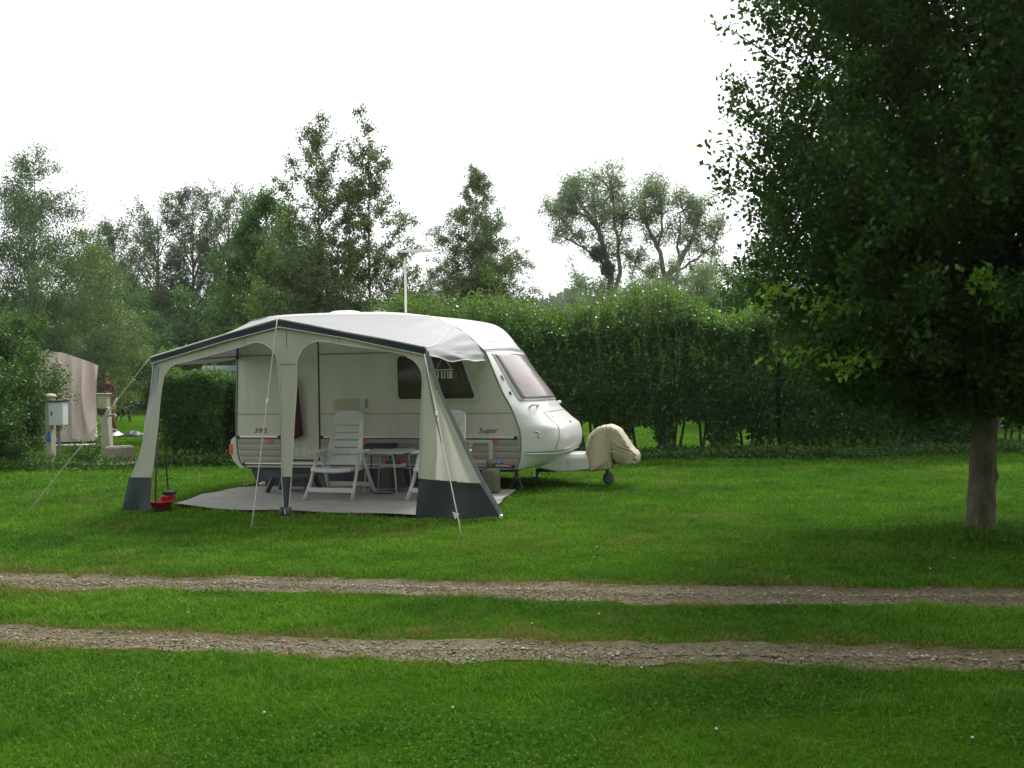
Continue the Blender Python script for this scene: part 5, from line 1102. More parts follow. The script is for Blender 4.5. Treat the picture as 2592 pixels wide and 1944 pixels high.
# dark tarpaulin covered trailer through the gap in the right hedge
TC = thing('covered_trailer', 'low dark tarpaulin-covered trailer in the hedge gap left of the near trunk', 'trailer', (9.35, 22.0, 0), R(8))
def tarp(s, t_):
    e = max(0.0, (1 - abs(2 * s - 1) ** 5) * (1 - abs(2 * t_ - 1) ** 5)) ** 0.5
    return Vector(((s - 0.5) * 2.3, (t_ - 0.5) * 1.5, 0.22 + 0.40 * e * (0.75 + 0.35 * s) + 0.03 * math.sin(s * 17 + t_ * 9)))
bm = bmesh.new(); grid(bm, tarp, 30, 16); obj('tarpaulin', bm, M['tarp'], TC, smooth=True)
bm = bmesh.new(); tube(bm, [(-1.1, -0.78, 0.20), (-0.75, -0.72, 0.55)], 0.02, 6); obj('edge_cord', bm, M['piping'], TC)
for x_ in (-0.55, 0.6): bm = bmesh.new(); lathe(bm, [(0.03, -0.05), (0.2, -0.05), (0.2, 0.05), (0.03, 0.05)], 16); bmesh.ops.rotate(bm, verts=bm.verts, matrix=Matrix.Rotation(PI / 2, 3, 'X')); bmesh.ops.translate(bm, verts=bm.verts, vec=(x_, -0.6, 0.2)); obj('wheel', bm, M['black'], TC)

# ================================================================== VEGETATION
def quad_curve(a, b, bend, k=7):
    t_ = np.linspace(0, 1, k)[:, None]; c = (a + b) / 2 + bend
    return a * (1 - t_) ** 2 + 2 * c * t_ * (1 - t_) + b * t_ ** 2
def tree(name, label, pos, prof, trunk_r, lm, bm_, n_leaf, leafL, leafW, seed, cat='tree', group=None, nb=60, slope=0.7, droop=0.0, twl=0.5, ntw=9, spread=0.10,
         down=0.0, flatn=0.3, lean=(0, 0), lump=0.35, inner=0.35, trunk_top=0.95, fold=0.18, stems=1, zcut=None, limb_r=0.22, detail=False):
    """prof: [(z, radius)] crown outline. Trunk, limbs and twigs as tubes, leaves set round the twigs."""
    rg = np.random.default_rng(seed); H = prof[-1][0]; zz = np.array([p[0] for p in prof]); rr = np.array([p[1] for p in prof])
    root = thing(name, label, cat, (pos[0], pos[1], float(gh(pos[0], pos[1])) - 0.02), 0, group)
    polys = []; k = 14; th = np.linspace(0, 1, k)
    trunks = []
    for s in range(stems):
        off = rg.normal(0, 0.12, 2) * (stems > 1) * 2; tz = th * H * trunk_top * (1 if s == 0 else rg.uniform(0.75, 0.95))
        wob = np.cumsum(rg.normal(0, 0.02, (k, 2)), 0) * H * 0.10
        tp_ = np.stack([off[0] * (0.3 + th) * (stems > 1) + lean[0] * th + wob[:, 0] * th, off[1] * (0.3 + th) * (stems > 1) + lean[1] * th + wob[:, 1] * th, tz], 1)
        rad = trunk_r * (1 - th) ** 0.9 + 0.004; rad[0] *= 1.35; rad[1] *= 1.05; trunks.append(tp_); polys.append((tp_, rad / (1 if s == 0 else 1.3)))
    anchors = []; weights = []
    zs = np.linspace(zz[0], zz[-1], 60); pr = np.interp(zs, zz, rr) + 0.02; pr = (pr + 0.10 * rr.max()) ** 1.05; pr /= pr.sum()
    for b in range(nb):
        zt = rg.choice(zs, p=pr) + rg.normal(0, 0.02) * H; az = b * 2.39996 + rg.normal(0, 0.35)
        lf = 1 - lump + 2 * lump * float(vnoise(az * 1.1 + 7 * math.floor(zt / max(0.6, H * 0.12)), zt * 0.9, seed)); R_ = float(np.interp(zt, zz, rr)) * min(lf, 1.06)
        r_ = R_ * (inner + (1 - inner) * rg.random() ** 0.5)
        tp_ = trunks[b % stems]; z0 = np.clip(zt - r_ * slope - 0.1, zz[0] * 1.15, H * trunk_top * 0.97)
        base = np.array([np.interp(z0, tp_[:, 2], tp_[:, 0]), np.interp(z0, tp_[:, 2], tp_[:, 1]), z0])
        cx = np.interp(min(zt, tp_[-1, 2]), tp_[:, 2], tp_[:, 0]); cy = np.interp(min(zt, tp_[-1, 2]), tp_[:, 2], tp_[:, 1])
        tip = np.array([cx + r_ * math.cos(az), cy + r_ * math.sin(az), zt - droop * r_ * 0.35])
        L_ = np.linalg.norm(tip - base); c = quad_curve(base, tip, np.array([rg.normal(0, 0.08) * L_, rg.normal(0, 0.08) * L_, (0.10 + droop * 0.35) * L_ if slope >= 0 else 0]), 8)
        br = max(0.006, trunk_r * limb_r * (L_ / (rr.max() + 0.3)) ** 0.8); polys.append((c, br * (1 - np.linspace(0, 1, 8) * 0.8)))
        for q in range(ntw):
            f = rg.uniform(0.30, 1.0); i0 = f * 7; i_ = int(min(i0, 6)); p = c[i_] * (1 - (i0 - i_)) + c[i_ + 1] * (i0 - i_)
            d = (tip - base) / (L_ + 1e-6) + rg.normal(0, 0.75, 3); d[2] += 0.25 - droop * 0.9; d /= np.linalg.norm(d)
            tl = twl * rg.uniform(0.5, 1.3) * (0.6 + 0.4 * min(1, R_)); e = p + d * tl; e[2] -= droop * tl * 0.6
            w_ = quad_curve(p, e, np.array([0, 0, 0.1 * tl * (1 if droop == 0 else 1.5)]), 5)
            if zcut is not None and e[2] < zcut: continue
            polys.append((w_, np.linspace(max(0.004, br * 0.3), 0.002, 5))); anchors.append(w_); weights.append(tl)
    if detail:
        t0 = polys.pop(0)[0]; zz_ = np.linspace(0, 2.6, 90); an = np.linspace(0, 2 * PI, 40, endpoint=False); ZZ, AA = np.meshgrid(zz_, an, indexing='ij')
        rr_ = trunk_r * (1.0 - 0.10 * ZZ) * (1 + 0.55 * np.exp(-ZZ / 0.10) * (0.7 + 0.5 * np.cos(AA * 4 + 1))) * (1 + 0.10 * (fbm(np.cos(AA) * 1.5 + 3, ZZ * 1.1 + np.sin(AA) * 1.5, 7, 2) - 0.5) * 2)
        rr_ += 0.010 * (fbm(AA * 5 / PI * 2, ZZ * 7, 9, 3) - 0.5) * 2 + 0.03 * np.exp(-((ZZ - 0.62) / 0.05) ** 2 - ((np.cos(AA) - 0.95) / 0.2) ** 2)
        bx, by = np.interp(ZZ, t0[:, 2], t0[:, 0]), np.interp(ZZ, t0[:, 2], t0[:, 1]); V_ = np.stack([bx + rr_ * np.cos(AA), by + rr_ * np.sin(AA), ZZ - 0.03], -1).reshape(-1, 3)
        i_, k_ = np.meshgrid(np.arange(89), np.arange(40), indexing='ij'); F_ = np.stack([i_ * 40 + k_, i_ * 40 + (k_ + 1) % 40, (i_ + 1) * 40 + (k_ + 1) % 40, (i_ + 1) * 40 + k_], -1).reshape(-1, 4)
        np_mesh('trunk', V_, [F_], bm_, parent=root, smooth=True); m8 = t0[:, 2] > 2.3; polys.insert(0, (t0[m8], np.linspace(trunk_r * 0.76, 0.01, m8.sum()))); tubes('limbs', polys, bm_, root, ns=7)
    else: tubes('trunk', polys, bm_, root, ns=6)
    A_ = np.array(anchors); W_ = np.array(weights); idx = rg.choice(len(A_), n_leaf, p=W_ / W_.sum()); f = rg.random(n_leaf) ** 0.8 * 4; i_ = np.minimum(f.astype(int), 3); fr = (f - i_)[:, None]
    C = A_[idx, i_] * (1 - fr) + A_[idx, i_ + 1] * fr + rg.normal(0, spread, (n_leaf, 3))
    leaves('crown', C, leafL, leafW, lm, root, down=down, flatn=flatn, rg=rg, fold=fold)
    return root

# the big near tree on the right
tree('hornbeam_tree', 'large dark leafy tree in the right foreground with a bare leaning trunk', (4.29, 9.24),
     [(1.15, 0.80), (1.38, 1.50), (1.70, 2.0), (2.3, 2.25), (3.0, 2.35), (3.7, 2.45), (4.6, 2.5), (5.3, 2.4), (6.4, 2.0), (7.4, 1.2), (8.2, 0.3)], 0.118, L_dark, M['bark'], 300000, 0.060, 0.040, 101,
     nb=520, slope=0.75, twl=0.28, ntw=12, spread=0.07, flatn=0.6, lean=(0.35, 0.0), lump=0.06, inner=0.68, limb_r=0.12, zcut=1.05, detail=True)
BT = bpy.data.objects['hornbeam_tree']
# young bright sprays reaching out of its left side
rg = np.random.default_rng(12)
for (bx, bz, tx, tz, yy) in ((-1.5, 2.15, -2.25, 2.22, -0.9), (-1.4, 1.65, -2.2, 1.70, -0.9), (-1.1, 2.12, -1.9, 2.05, -1.0), (-1.2, 1.72, -1.75, 1.58, -1.1), (-0.6, 2.1, -0.9, 2.25, -1.9), (-0.2, 1.95, 0.0, 1.85, -2.0), (-1.9, 4.3, -2.45, 4.75, -0.2), (-1.9, 3.3, -2.42, 3.72, 0.2), (-2.0, 3.1, -2.5, 3.45, -0.2), (-1.6, 2.5, -2.15, 2.62, 0.3), (-1.0, 3.4, -1.2, 3.6, -1.7), (-0.5, 3.0, -0.55, 3.2, -2.0), (0.2, 3.8, 0.25, 4.2, -1.9), (-1.3, 4.2, -1.4, 4.7, -1.3)):
    a_ = np.array([bx + 0.15, yy * 0.8, bz]); b_ = np.array([tx, yy, tz]); c = quad_curve(a_, b_, np.array([0, 0, 0.05]), 6); CC = []
    for _ in range(80):
        f = rg.random() ** 0.8; i_ = min(int(f * 5), 4); p = c[i_] * (1 - (f * 5 - i_)) + c[i_ + 1] * (f * 5 - i_); CC.append(p + rg.normal(0, 0.05, 3))
    tw_ = tubes('young_branch', [(c, np.linspace(0.008, 0.003, 6))], M['bark'], BT, ns=5); leaves('young_leaves', np.array(CC), 0.075, 0.046, L_lime if bz < 2.3 else L_dark, tw_, flatn=1.0, rg=rg)

# the birches, willows and other trees behind
G_ = 'trees beyond the hedges'
birch = dict(lm=L_birch, bm_=M['birch_bark'])
tree('birch_tree', 'left of two tall airy birches rising behind the awning', (-4.55, 24.0), [(1.2, 0.9), (2.6, 1.35), (4.2, 1.45), (5.6, 1.15), (6.9, 0.7), (8.05, 0.15)], 0.05, L_birch, M['birch_bark'], 32000, 0.055, 0.042, 201, group=G_, nb=110, slope=1.2, droop=0.1, twl=0.34, ntw=8, spread=0.05, down=0.5, lump=0.45, inner=0.15)
tree('birch_tree', 'right of two tall airy birches, with drooping side branches above the caravan roof', (-3.40, 24.3), [(1.2, 1.2), (2.6, 1.7), (3.8, 2.15), (5.0, 1.75), (6.2, 0.95), (7.3, 0.45), (8.2, 0.12)], 0.05, L_birch, M['birch_bark'], 50000, 0.055, 0.042, 202, group=G_, nb=140, slope=1.1, droop=0.3, twl=0.36, ntw=8, spread=0.05, down=0.6, lump=0.5, inner=0.15)
tree('birch_tree', 'slender conical birch standing right of the antenna mast', (-0.95, 28.0), [(1.4, 2.1), (2.6, 2.7), (3.6, 2.5), (4.8, 1.75), (6.0, 0.95), (7.35, 0.15)], 0.045, L_birch, M['birch_bark'], 120000, 0.050, 0.034, 203, group=G_, nb=300, slope=0.9, droop=0.5, twl=0.36, ntw=9, spread=0.05, down=1.0, lump=0.05, inner=0.15)
tree('birch_tree', 'broad weeping birch filling the left edge above the tent', (-14.2, 30.0), [(1.2, 2.6), (3.0, 3.2), (4.6, 2.9), (6.0, 2.2), (7.2, 1.4), (8.35, 0.3)], 0.09, L_poplar, M['birch_bark'], 90000, 0.065, 0.040, 204, group=G_, nb=170, slope=0.9, droop=0.55, twl=0.75, ntw=10, spread=0.10, down=0.9, lump=0.45)
tree('maple_tree', 'yellow-green tree with cascading foliage low between the weeping birch and the far poplars', (-14.6, 34.5), [(1.2, 1.8), (2.6, 2.5), (4.2, 2.3), (5.6, 1.4), (6.6, 0.2)], 0.08, L_ygreen, M['bark_grey'], 60000, 0.065, 0.045, 205, group=G_, nb=100, slope=0.9, droop=0.5, twl=0.6, ntw=9, spread=0.09, down=0.6, lump=0.5)
# row of pale poplars at the back
for k, (px, Y_, H_, r_, lab) in enumerate(((300, 62, 11.3, 2.2, 'pale poplar at the left end of the far row'), (405, 60, 12.6, 2.6, 'second pale poplar of the far row, tall and rounded'), (490, 61, 12.9, 2.5, 'third pale poplar of the far row, near its middle'), (585, 60, 13.1, 2.6, 'fourth pale poplar of the far row, tallest crown'), (655, 58, 12.4, 2.0, 'pale poplar at the right end of the far row beside the bushy trees'))):
    tree('poplar_tree', lab, ((px - 1296) / 2543 * Y_, Y_), [(4.6, 1.0), (6.5, r_ * 0.8), (8.8, r_), (H_ - 1.6, r_ * 0.85), (H_, 0.5)], 0.16, L_poplar, M['bark_grey'], 21000, 0.12, 0.075, 210 + k, group=G_, nb=70, slope=1.3, twl=0.8, ntw=10, spread=0.11, lump=0.55, inner=0.3)
# dark understory below the poplars
for k, (px, Y_, H_, r_, lab) in enumerate(((250, 52, 4.6, 2.6, 'dark rounded bush low behind the tent roof'), (350, 54, 6.4, 3.0, 'dark bush under the left poplars'), (460, 53, 5.9, 3.0, 'dark bush under the middle poplars'), (565, 54, 6.2, 2.8, 'dark bush under the right poplars'), (130, 50, 5.2, 3.2, 'dark bush low behind the weeping birch'))):
    tree('bush', lab, ((px - 1296) / 2543 * Y_, Y_), [(0.2, r_ * 0.9), (H_ * 0.5, r_), (H_ * 0.85, r_ * 0.6), (H_, 0.2)], 0.1, L_hedge, M['bark_grey'], 26000, 0.13, 0.09, 230 + k, 'bush', G_, nb=60, slope=1.0, twl=0.8, ntw=8, spread=0.18, lump=0.4, stems=2)
# bushy trees between the poplars and the birches
tree('alder_tree', 'dark green bushy tree left of the yellowish one behind the awning peak', (-6.75, 28.0), [(0.3, 1.1), (2.5, 1.6), (4.6, 1.35), (5.8, 0.9), (6.5, 0.2)], 0.09, L_shrub, M['bark_grey'], 52000, 0.075, 0.055, 241, group=G_, nb=90, slope=1.0, twl=0.5, ntw=9, spread=0.09, lump=0.4)
tree('maple_tree', 'yellow-green bushy tree behind the awning peak', (-5.35, 25.2), [(0.3, 1.2), (1.8, 1.55), (3.4, 1.45), (4.7, 0.95), (5.45, 0.2)], 0.09, L_ygreen, M['bark_grey'], 56000, 0.070, 0.052, 242, group=G_, nb=90, slope=0.9, twl=0.5, ntw=9, spread=0.09, lump=0.35)
tree('alder_tree', 'dark bush below the two tall birches', (-3.9, 25.4), [(0.3, 1.0), (1.8, 1.35), (3.2, 0.9), (3.9, 0.2)], 0.07, L_shrub, M['bark_grey'], 26000, 0.07, 0.05, 243, group=G_, nb=60, slope=0.9, twl=0.5, ntw=9, spread=0.09, lump=0.4)
tree('hazel_bush', 'brownish green bush at the foot of the slender birch', (-0.7, 26.6), [(0.3, 1.2), (2.2, 1.65), (3.4, 1.35), (4.1, 0.4)], 0.07, L_ygreen, M['bark_grey'], 48000, 0.065, 0.048, 244, 'bush', G_, nb=80, slope=0.9, twl=0.5, ntw=9, spread=0.09, lump=0.4)
tree('hazel_bush', 'low bush between the antenna mast and the slender birch', (-2.2, 26.0), [(0.3, 0.9), (2.0, 1.1), (3.2, 0.7), (3.7, 0.2)], 0.06, L_ygreen, M['bark_grey'], 22000, 0.065, 0.048, 245, 'bush', G_, nb=50, slope=0.9, twl=0.5, ntw=9, spread=0.09, lump=0.4)
# two old willows with open crowns
def willow(label, px, Y_, limbs, seed, mist=()):
    """limbs: polylines in photo-independent local metres (x, z, y) ending in leaf clumps (radius)"""
    rg = np.random.default_rng(seed); root = thing('willow_tree', label, 'tree', ((px - 1296) / 2543 * Y_, Y_, 0), 0, G_); polys = []; CC = []
    for pts, r0, r1, clumps in limbs:
        c = np.array(catmull([(p[0], p[2] if len(p) > 2 else 0.0, p[1]) for p in pts], 4)); c[1:-1] += rg.normal(0, 0.05, (len(c) - 2, 3)); polys.append((c, np.linspace(r0, r1, len(c))))
        for (f, cr, n_) in clumps:
            p = c[int(f * (len(c) - 1))]
            for q in range(n_):
                d = rg.normal(0, 1, 3); d[2] = d[2] * 0.9 + 0.35; d /= np.linalg.norm(d); e = p + d * cr * rg.uniform(0.5, 1.9); w_ = quad_curve(p, e, np.array([rg.normal(0, .1), rg.normal(0, .1), 0.15]), 6); polys.append((w_, np.linspace(0.028, 0.006, 6)))
                for _ in range(6):
                    f2 = rg.integers(2, 6); s_ = w_[f2]; dd = rg.normal(0, 1, 3); dd[2] += 0.5; dd /= np.linalg.norm(dd); e2 = s_ + dd * rg.uniform(0.3, 0.9); w2 = quad_curve(s_, e2, np.zeros(3), 4); polys.append((w2, np.linspace(0.01, 0.004, 4)))
                    m_ = 23; ff = rg.random(m_)[:, None]; CC.append(s_ * (1 - ff) + e2 * ff + rg.normal(0, 0.13, (m_, 3)))
    tubes('trunk', polys, M['bark_grey'], root, ns=6); C = np.concatenate(CC); leaves('crown', C, 0.15, 0.050, L_willow, root, down=0.2, flatn=0.2, rg=rg)
    for (x, z, r_) in mist:
        m_ = 1700; d = rg.normal(0, 1, (m_, 3)); d /= np.linalg.norm(d, axis=1)[:, None]; C = np.array([x, -0.2, z]) + d * (r_ * 1.1 * rg.random(m_) ** 0.6 * (0.7 + 0.5 * vnoise(d[:, 0] * 2.5 + 5, d[:, 2] * 2.5 + d[:, 1], 3)))[:, None]
        leaves('mistletoe', C, 0.14, 0.045, L_mist, root, rg=rg, outdir=d, outw=0.8)
    return root
PXM = 50 / 2543 * 1.1718          # metres per display pixel at 50 m
def wl(pts, bx, by=640): return [((x - bx) * PXM, 1.6 + (798 - y) * PXM, (k % 3 - 1) * 0.4 if 0 < k else 0) for k, (x, y) in enumerate(pts)]
willow('old willow with two dark mistletoe balls, left of the pair above the hedge', 1553, 50,
       [(wl([(1328, 800), (1330, 640), (1318, 570), (1298, 490), (1285, 440)], 1325), 0.26, 0.05, [(0.6, 0.9, 9), (0.8, 1.0, 12), (1.0, 1.1, 16)]),
        (wl([(1330, 640), (1342, 560), (1335, 470), (1322, 410)], 1325), 0.14, 0.04, [(0.45, 0.7, 7), (0.7, 0.8, 10), (1.0, 0.9, 14)]),
        (wl([(1318, 580), (1290, 545), (1245, 515), (1205, 505)], 1325), 0.08, 0.03, [(0.5, 0.4, 3), (0.8, 0.6, 5), (1.0, 0.6, 6)]),
        (wl([(1306, 510), (1270, 465), (1228, 445), (1195, 455)], 1325), 0.08, 0.03, [(0.5, 0.7, 8), (0.75, 0.8, 9), (1.0, 0.7, 8)]),
        (wl([(1296, 490), (1258, 430), (1245, 395)], 1325), 0.08, 0.03, [(0.7, 0.7, 9), (1.0, 0.6, 9)]),
        (wl([(1325, 640), (1290, 620), (1255, 615)], 1325), 0.06, 0.03, [(0.6, 0.8, 9), (1.0, 0.9, 10)]),
        (wl([(1338, 520), (1352, 470), (1350, 430)], 1325), 0.06, 0.03, [(0.6, 0.5, 6), (1.0, 0.5, 7)])], 301, mist=(((1293 - 1325) * PXM, 1.6 + (798 - 545) * PXM, 0.40), ((1314 - 1325) * PXM, 1.6 + (798 - 578) * PXM, 0.36)))
willow('old willow with a forked open crown, right of the pair above the hedge', 1693, 50,
       [(wl([(1446, 800), (1443, 615), (1452, 590), (1482, 545), (1505, 500), (1520, 465)], 1445), 0.26, 0.05, [(0.65, 0.6, 6), (0.85, 0.8, 9), (1.0, 0.8, 11)]),
        (wl([(1441, 612), (1430, 545), (1405, 485), (1395, 430)], 1445), 0.15, 0.04, [(0.55, 0.6, 7), (0.8, 0.8, 11), (1.0, 0.8, 12)]),
        (wl([(1426, 530), (1436, 460), (1428, 415)], 1445), 0.08, 0.03, [(0.6, 0.7, 8), (1.0, 0.8, 12)]),
        (wl([(1470, 560), (1472, 500), (1484, 450)], 1445), 0.08, 0.03, [(0.6, 0.6, 7), (1.0, 0.7, 9)]),
        (wl([(1460, 585), (1508, 562), (1545, 530), (1556, 490)], 1445), 0.07, 0.03, [(0.5, 0.5, 5), (0.8, 0.6, 6), (1.0, 0.6, 6)]),
        (wl([(1445, 620), (1500, 600), (1540, 590)], 1445), 0.07, 0.03, [(0.6, 0.8, 9), (1.0, 0.8, 9)]),
        (wl([(1440, 605), (1405, 592), (1378, 565)], 1445), 0.07, 0.03, [(0.6, 0.7, 8), (1.0, 0.7, 8)])], 302)
for k, (px, Y_, H_, r_, lab) in enumerate(((1490, 47, 5.6, 1.7, 'grey-green bush left of the mistletoe willow foot'), (1590, 46, 6.1, 1.9, 'grey-green bush between the two willow feet'), (1690, 47, 6.4, 2.0, 'grey-green bush at the foot of the forked willow'), (1790, 46, 6.0, 1.7, 'grey-green bush right of the forked willow'))):
    tree('willow_bush', lab, ((px - 1296) / 2543 * Y_, Y_), [(0.3, r_ * 0.9), (H_ * 0.5, r_), (H_ * 0.85, r_ * 0.7), (H_, 0.2)], 0.08, L_willow, M['bark_grey'], 26000, 0.13, 0.06, 310 + k, 'bush', G_, nb=70, slope=1.0, twl=0.8, ntw=8, spread=0.15, lump=0.4, stems=2)
tree('oak_tree', 'dark round tree behind the hedge beside the large foreground tree', (7.1, 30.0), [(0.4, 1.3), (2.4, 1.9), (3.8, 1.6), (4.8, 0.8), (5.2, 0.2)], 0.12, L_shrub, M['bark_grey'], 42000, 0.085, 0.06, 320, group=G_, nb=90, slope=0.8, twl=0.55, ntw=9, spread=0.1, lump=0.35)
tree('oak_tree', 'dark tree seen low through the gaps right of the foreground trunk', (13.5, 27.0), [(0.4, 2.2), (2.4, 3.2), (3.4, 2.8), (4.4, 0.8)], 0.12, L_shrub, M['bark_grey'], 50000, 0.085, 0.06, 321, group=G_, nb=90, slope=0.8, twl=0.6, ntw=9, spread=0.1, lump=0.3)
# far wood
rg = np.random.default_rng(44); n_ = 34000; x = rg.uniform(-190, 150, n_); y = rg.uniform(262, 300, n_)
top = 15 + 8 * fbm(x * 0.03, 1.0, 61, 3) + 5 * fbm(x * 0.12, y * 0.05, 62, 3); z = top * rg.random(n_) ** 0.45
M['wood'] = leaf_mat('distant_foliage', (0.05, 0.085, 0.05), (0.065, 0.11, 0.06), (0.08, 0.13, 0.07), (0.1, 0.2, 0.08), 0.2, 0.7, 0.05)
tag(leaves('distant_wood', np.stack([x, y, z], 1), 2.6, 1.8, M['wood'], rg=rg), 'bluish far-off wood on the horizon', 'wood', kind='stuff')

# ---- hedges
def hedge(name, label, line, H_, thick, n_face, leafL, leafW, lm, seed, group=None, shoots=0, shoot_h=0.35, gaps=(), low=0.35, nst=40, lumpy=0.16, sparse_low=0.0):
    rg = np.random.default_rng(seed); P_ = np.array(line, float); seg = np.linalg.norm(np.diff(P_, axis=0), axis=1); cum = np.concatenate([[0], np.cumsum(seg)]); Ltot = cum[-1]
    root = thing(name, label, 'hedge', (P_[0, 0], P_[0, 1], 0), 0, group)
    def at(s):
        x = np.interp(s, cum, P_[:, 0]); y = np.interp(s, cum, P_[:, 1]); i_ = np.clip(np.searchsorted(cum, s, 'right') - 1, 0, len(seg) - 1); t_ = (P_[i_ + 1] - P_[i_]) / seg[i_][:, None]; return x, y, t_
    def hgt(s): return H_ * (0.90 + 0.14 * fbm(s * 0.8, 2.0, seed, 3)) + 0.20 * (vnoise(s * 4, 1, seed) - 0.5) + 0.12 * (vnoise(s * 13, 4, seed) - 0.5)
    def place(s, d, z):
        x, y, t_ = at(s); return np.stack([x - t_[:, 1] * d - P_[0, 0], y + t_[:, 0] * d - P_[0, 1], z], 1)
    s = rg.uniform(0, Ltot, n_face); u = rg.random(n_face); h = hgt(s); z = h * rg.random(n_face) ** 0.85
    bulge = lumpy * (fbm(s * 1.6, z * 1.6, seed + 3, 3) - 0.5) * 2 + 0.10 * np.sin(np.clip(z / h, 0, 1) * PI)
    half = thick / 2 + bulge; dep = rg.exponential(0.10, n_face)
    d = np.where(u < 0.62, -(half - dep), np.where(u < 0.80, half - dep, 0)); top = u >= 0.80
    d = np.where(top, rg.uniform(-1, 1, n_face) * half, d); z = np.where(top, h - rg.exponential(0.09, n_face), z)
    keep = np.ones(n_face, bool)
    for (g0, g1, gz) in gaps: keep &= ~((s > g0) & (s < g1) & (z < gz * (0.8 + 0.4 * vnoise(s * 9, 0.5, 4))))
    keep &= ~((z < low) & (rg.random(n_face) < 0.55 + 0.4 * (fbm(s * 1.4, 0.3, seed + 9, 2) > 0.5)))
    if sparse_low: keep &= ~((z < H_ * 0.45) & (rg.random(n_face) < sparse_low))
    C = place(s[keep], d[keep], np.maximum(z[keep], 0.03)); parts = [C]
    n2 = n_face // 4; s = rg.uniform(0, Ltot, n2); z = hgt(s) * rg.uniform(0.12, 0.95, n2); kk = np.ones(n2, bool)
    for (g0, g1, gz) in gaps: kk &= ~((s > g0) & (s < g1) & (z < gz))
    kk &= ~((z < low * 1.1) & (rg.random(n2) < 0.8))
    inner_ = place(s[kk], rg.uniform(-0.6, 0.6, n2)[kk] * thick / 2, z[kk])
    polys = []
    for k in range(nst):
        s0 = rg.uniform(0, Ltot); a_ = place(np.array([s0]), np.array([rg.normal(0, thick * 0.15)]), np.array([0.0]))[0]; b_ = place(np.array([np.clip(s0 + rg.normal(0, 0.3), 0, Ltot)]), np.array([rg.uniform(-1, 1) * thick * 0.4]), np.array([H_ * rg.uniform(0.6, 0.95)]))[0]
        polys.append((quad_curve(a_, b_, np.array([0, 0, 0.1]), 6), np.linspace(0.03, 0.008, 6)))
    young = []
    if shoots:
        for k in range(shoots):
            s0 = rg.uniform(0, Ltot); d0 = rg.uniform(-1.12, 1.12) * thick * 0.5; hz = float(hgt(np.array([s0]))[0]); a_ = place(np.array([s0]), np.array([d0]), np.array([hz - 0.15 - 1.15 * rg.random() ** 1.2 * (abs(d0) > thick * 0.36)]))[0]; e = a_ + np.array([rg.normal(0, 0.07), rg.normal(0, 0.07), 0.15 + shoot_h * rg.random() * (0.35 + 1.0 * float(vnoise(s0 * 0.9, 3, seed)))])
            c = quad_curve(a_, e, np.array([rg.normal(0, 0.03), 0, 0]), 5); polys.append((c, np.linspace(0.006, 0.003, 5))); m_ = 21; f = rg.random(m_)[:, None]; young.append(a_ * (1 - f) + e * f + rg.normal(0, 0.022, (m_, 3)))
    tubes('stems', polys, M['bark_grey'], root, ns=5)
    leaves('foliage', np.concatenate(parts), leafL, leafW, lm, root, flatn=1.3, rg=rg)
    if young: leaves('young_lit_shoots', np.concatenate(young), leafL * 1.05, leafW * 1.05, L_young_lit, root, flatn=0.5, rg=rg)  # real shoots, their paler leaves also paint the lit upper band
    leaves('inner_foliage', inner_, leafL * 1.9, leafW * 1.9, lm, root, flatn=0.2, rg=rg)
    return root
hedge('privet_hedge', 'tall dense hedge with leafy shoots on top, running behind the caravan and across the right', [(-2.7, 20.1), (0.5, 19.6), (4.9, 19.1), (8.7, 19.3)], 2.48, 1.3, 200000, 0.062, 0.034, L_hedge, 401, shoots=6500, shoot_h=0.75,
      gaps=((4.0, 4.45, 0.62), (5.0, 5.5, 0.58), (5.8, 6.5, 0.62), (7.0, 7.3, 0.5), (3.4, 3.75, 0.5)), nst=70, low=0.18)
hedge('privet_hedge', 'dark hedge section with a low gap behind the foreground trunk', [(8.7, 19.6), (12.5, 20.4), (17.0, 21.5)], 2.7, 1.2, 60000, 0.056, 0.034, L_hedge, 402, shoots=150, gaps=((0.2, 3.6, 0.75),), nst=70)
hedge('privet_hedge', 'small leafy hedge left of the caravan, between the awning leg and the caravan rear', [(-6.65, 19.4), (-5.3, 19.2), (-3.2, 19.8)], 1.72, 1.0, 62000, 0.050, 0.030, L_shrub, 403, shoots=110, shoot_h=0.3, nst=60, sparse_low=0.35, low=0.25, lumpy=0.25)
hedge('privet_hedge', 'leafy hedge running back along the left side beyond the tent', [(-9.9, 17.0), (-13.6, 27.0), (-18.6, 39.5)], 2.7, 1.3, 110000, 0.065, 0.042, L_shrub, 404, shoots=500, shoot_h=0.45, nst=80)
hedge('privet_hedge', 'dark distant hedge behind the person and the dog', [(-26.0, 50.0), (-14.0, 46.0), (-6.0, 43.0)], 2.75, 1.6, 90000, 0.10, 0.07, L_shrub, 405, shoots=350, shoot_h=0.5, nst=60)
tree('shrub', 'leafy shrub at the left edge reaching over the white meter box post', (-9.75, 18.3), [(0.1, 0.7), (0.9, 1.0), (1.7, 0.95), (2.2, 0.55), (2.5, 0.1)], 0.03, L_shrub, M['bark_grey'], 30000, 0.055, 0.036, 411, 'shrub', nb=70, slope=1.0, twl=0.40, ntw=9, spread=0.06, stems=4, lump=0.35)
tree('shrub', 'taller leafy shrub in front of the left part of the tent', (-10.3, 20.8), [(0.1, 0.6), (1.0, 0.95), (2.0, 1.0), (2.5, 0.7), (2.9, 0.1)], 0.03, L_shrub, M['bark_grey'], 32000, 0.06, 0.038, 412, 'shrub', nb=70, slope=1.0, twl=0.45, ntw=9, spread=0.07, stems=4, lump=0.45)
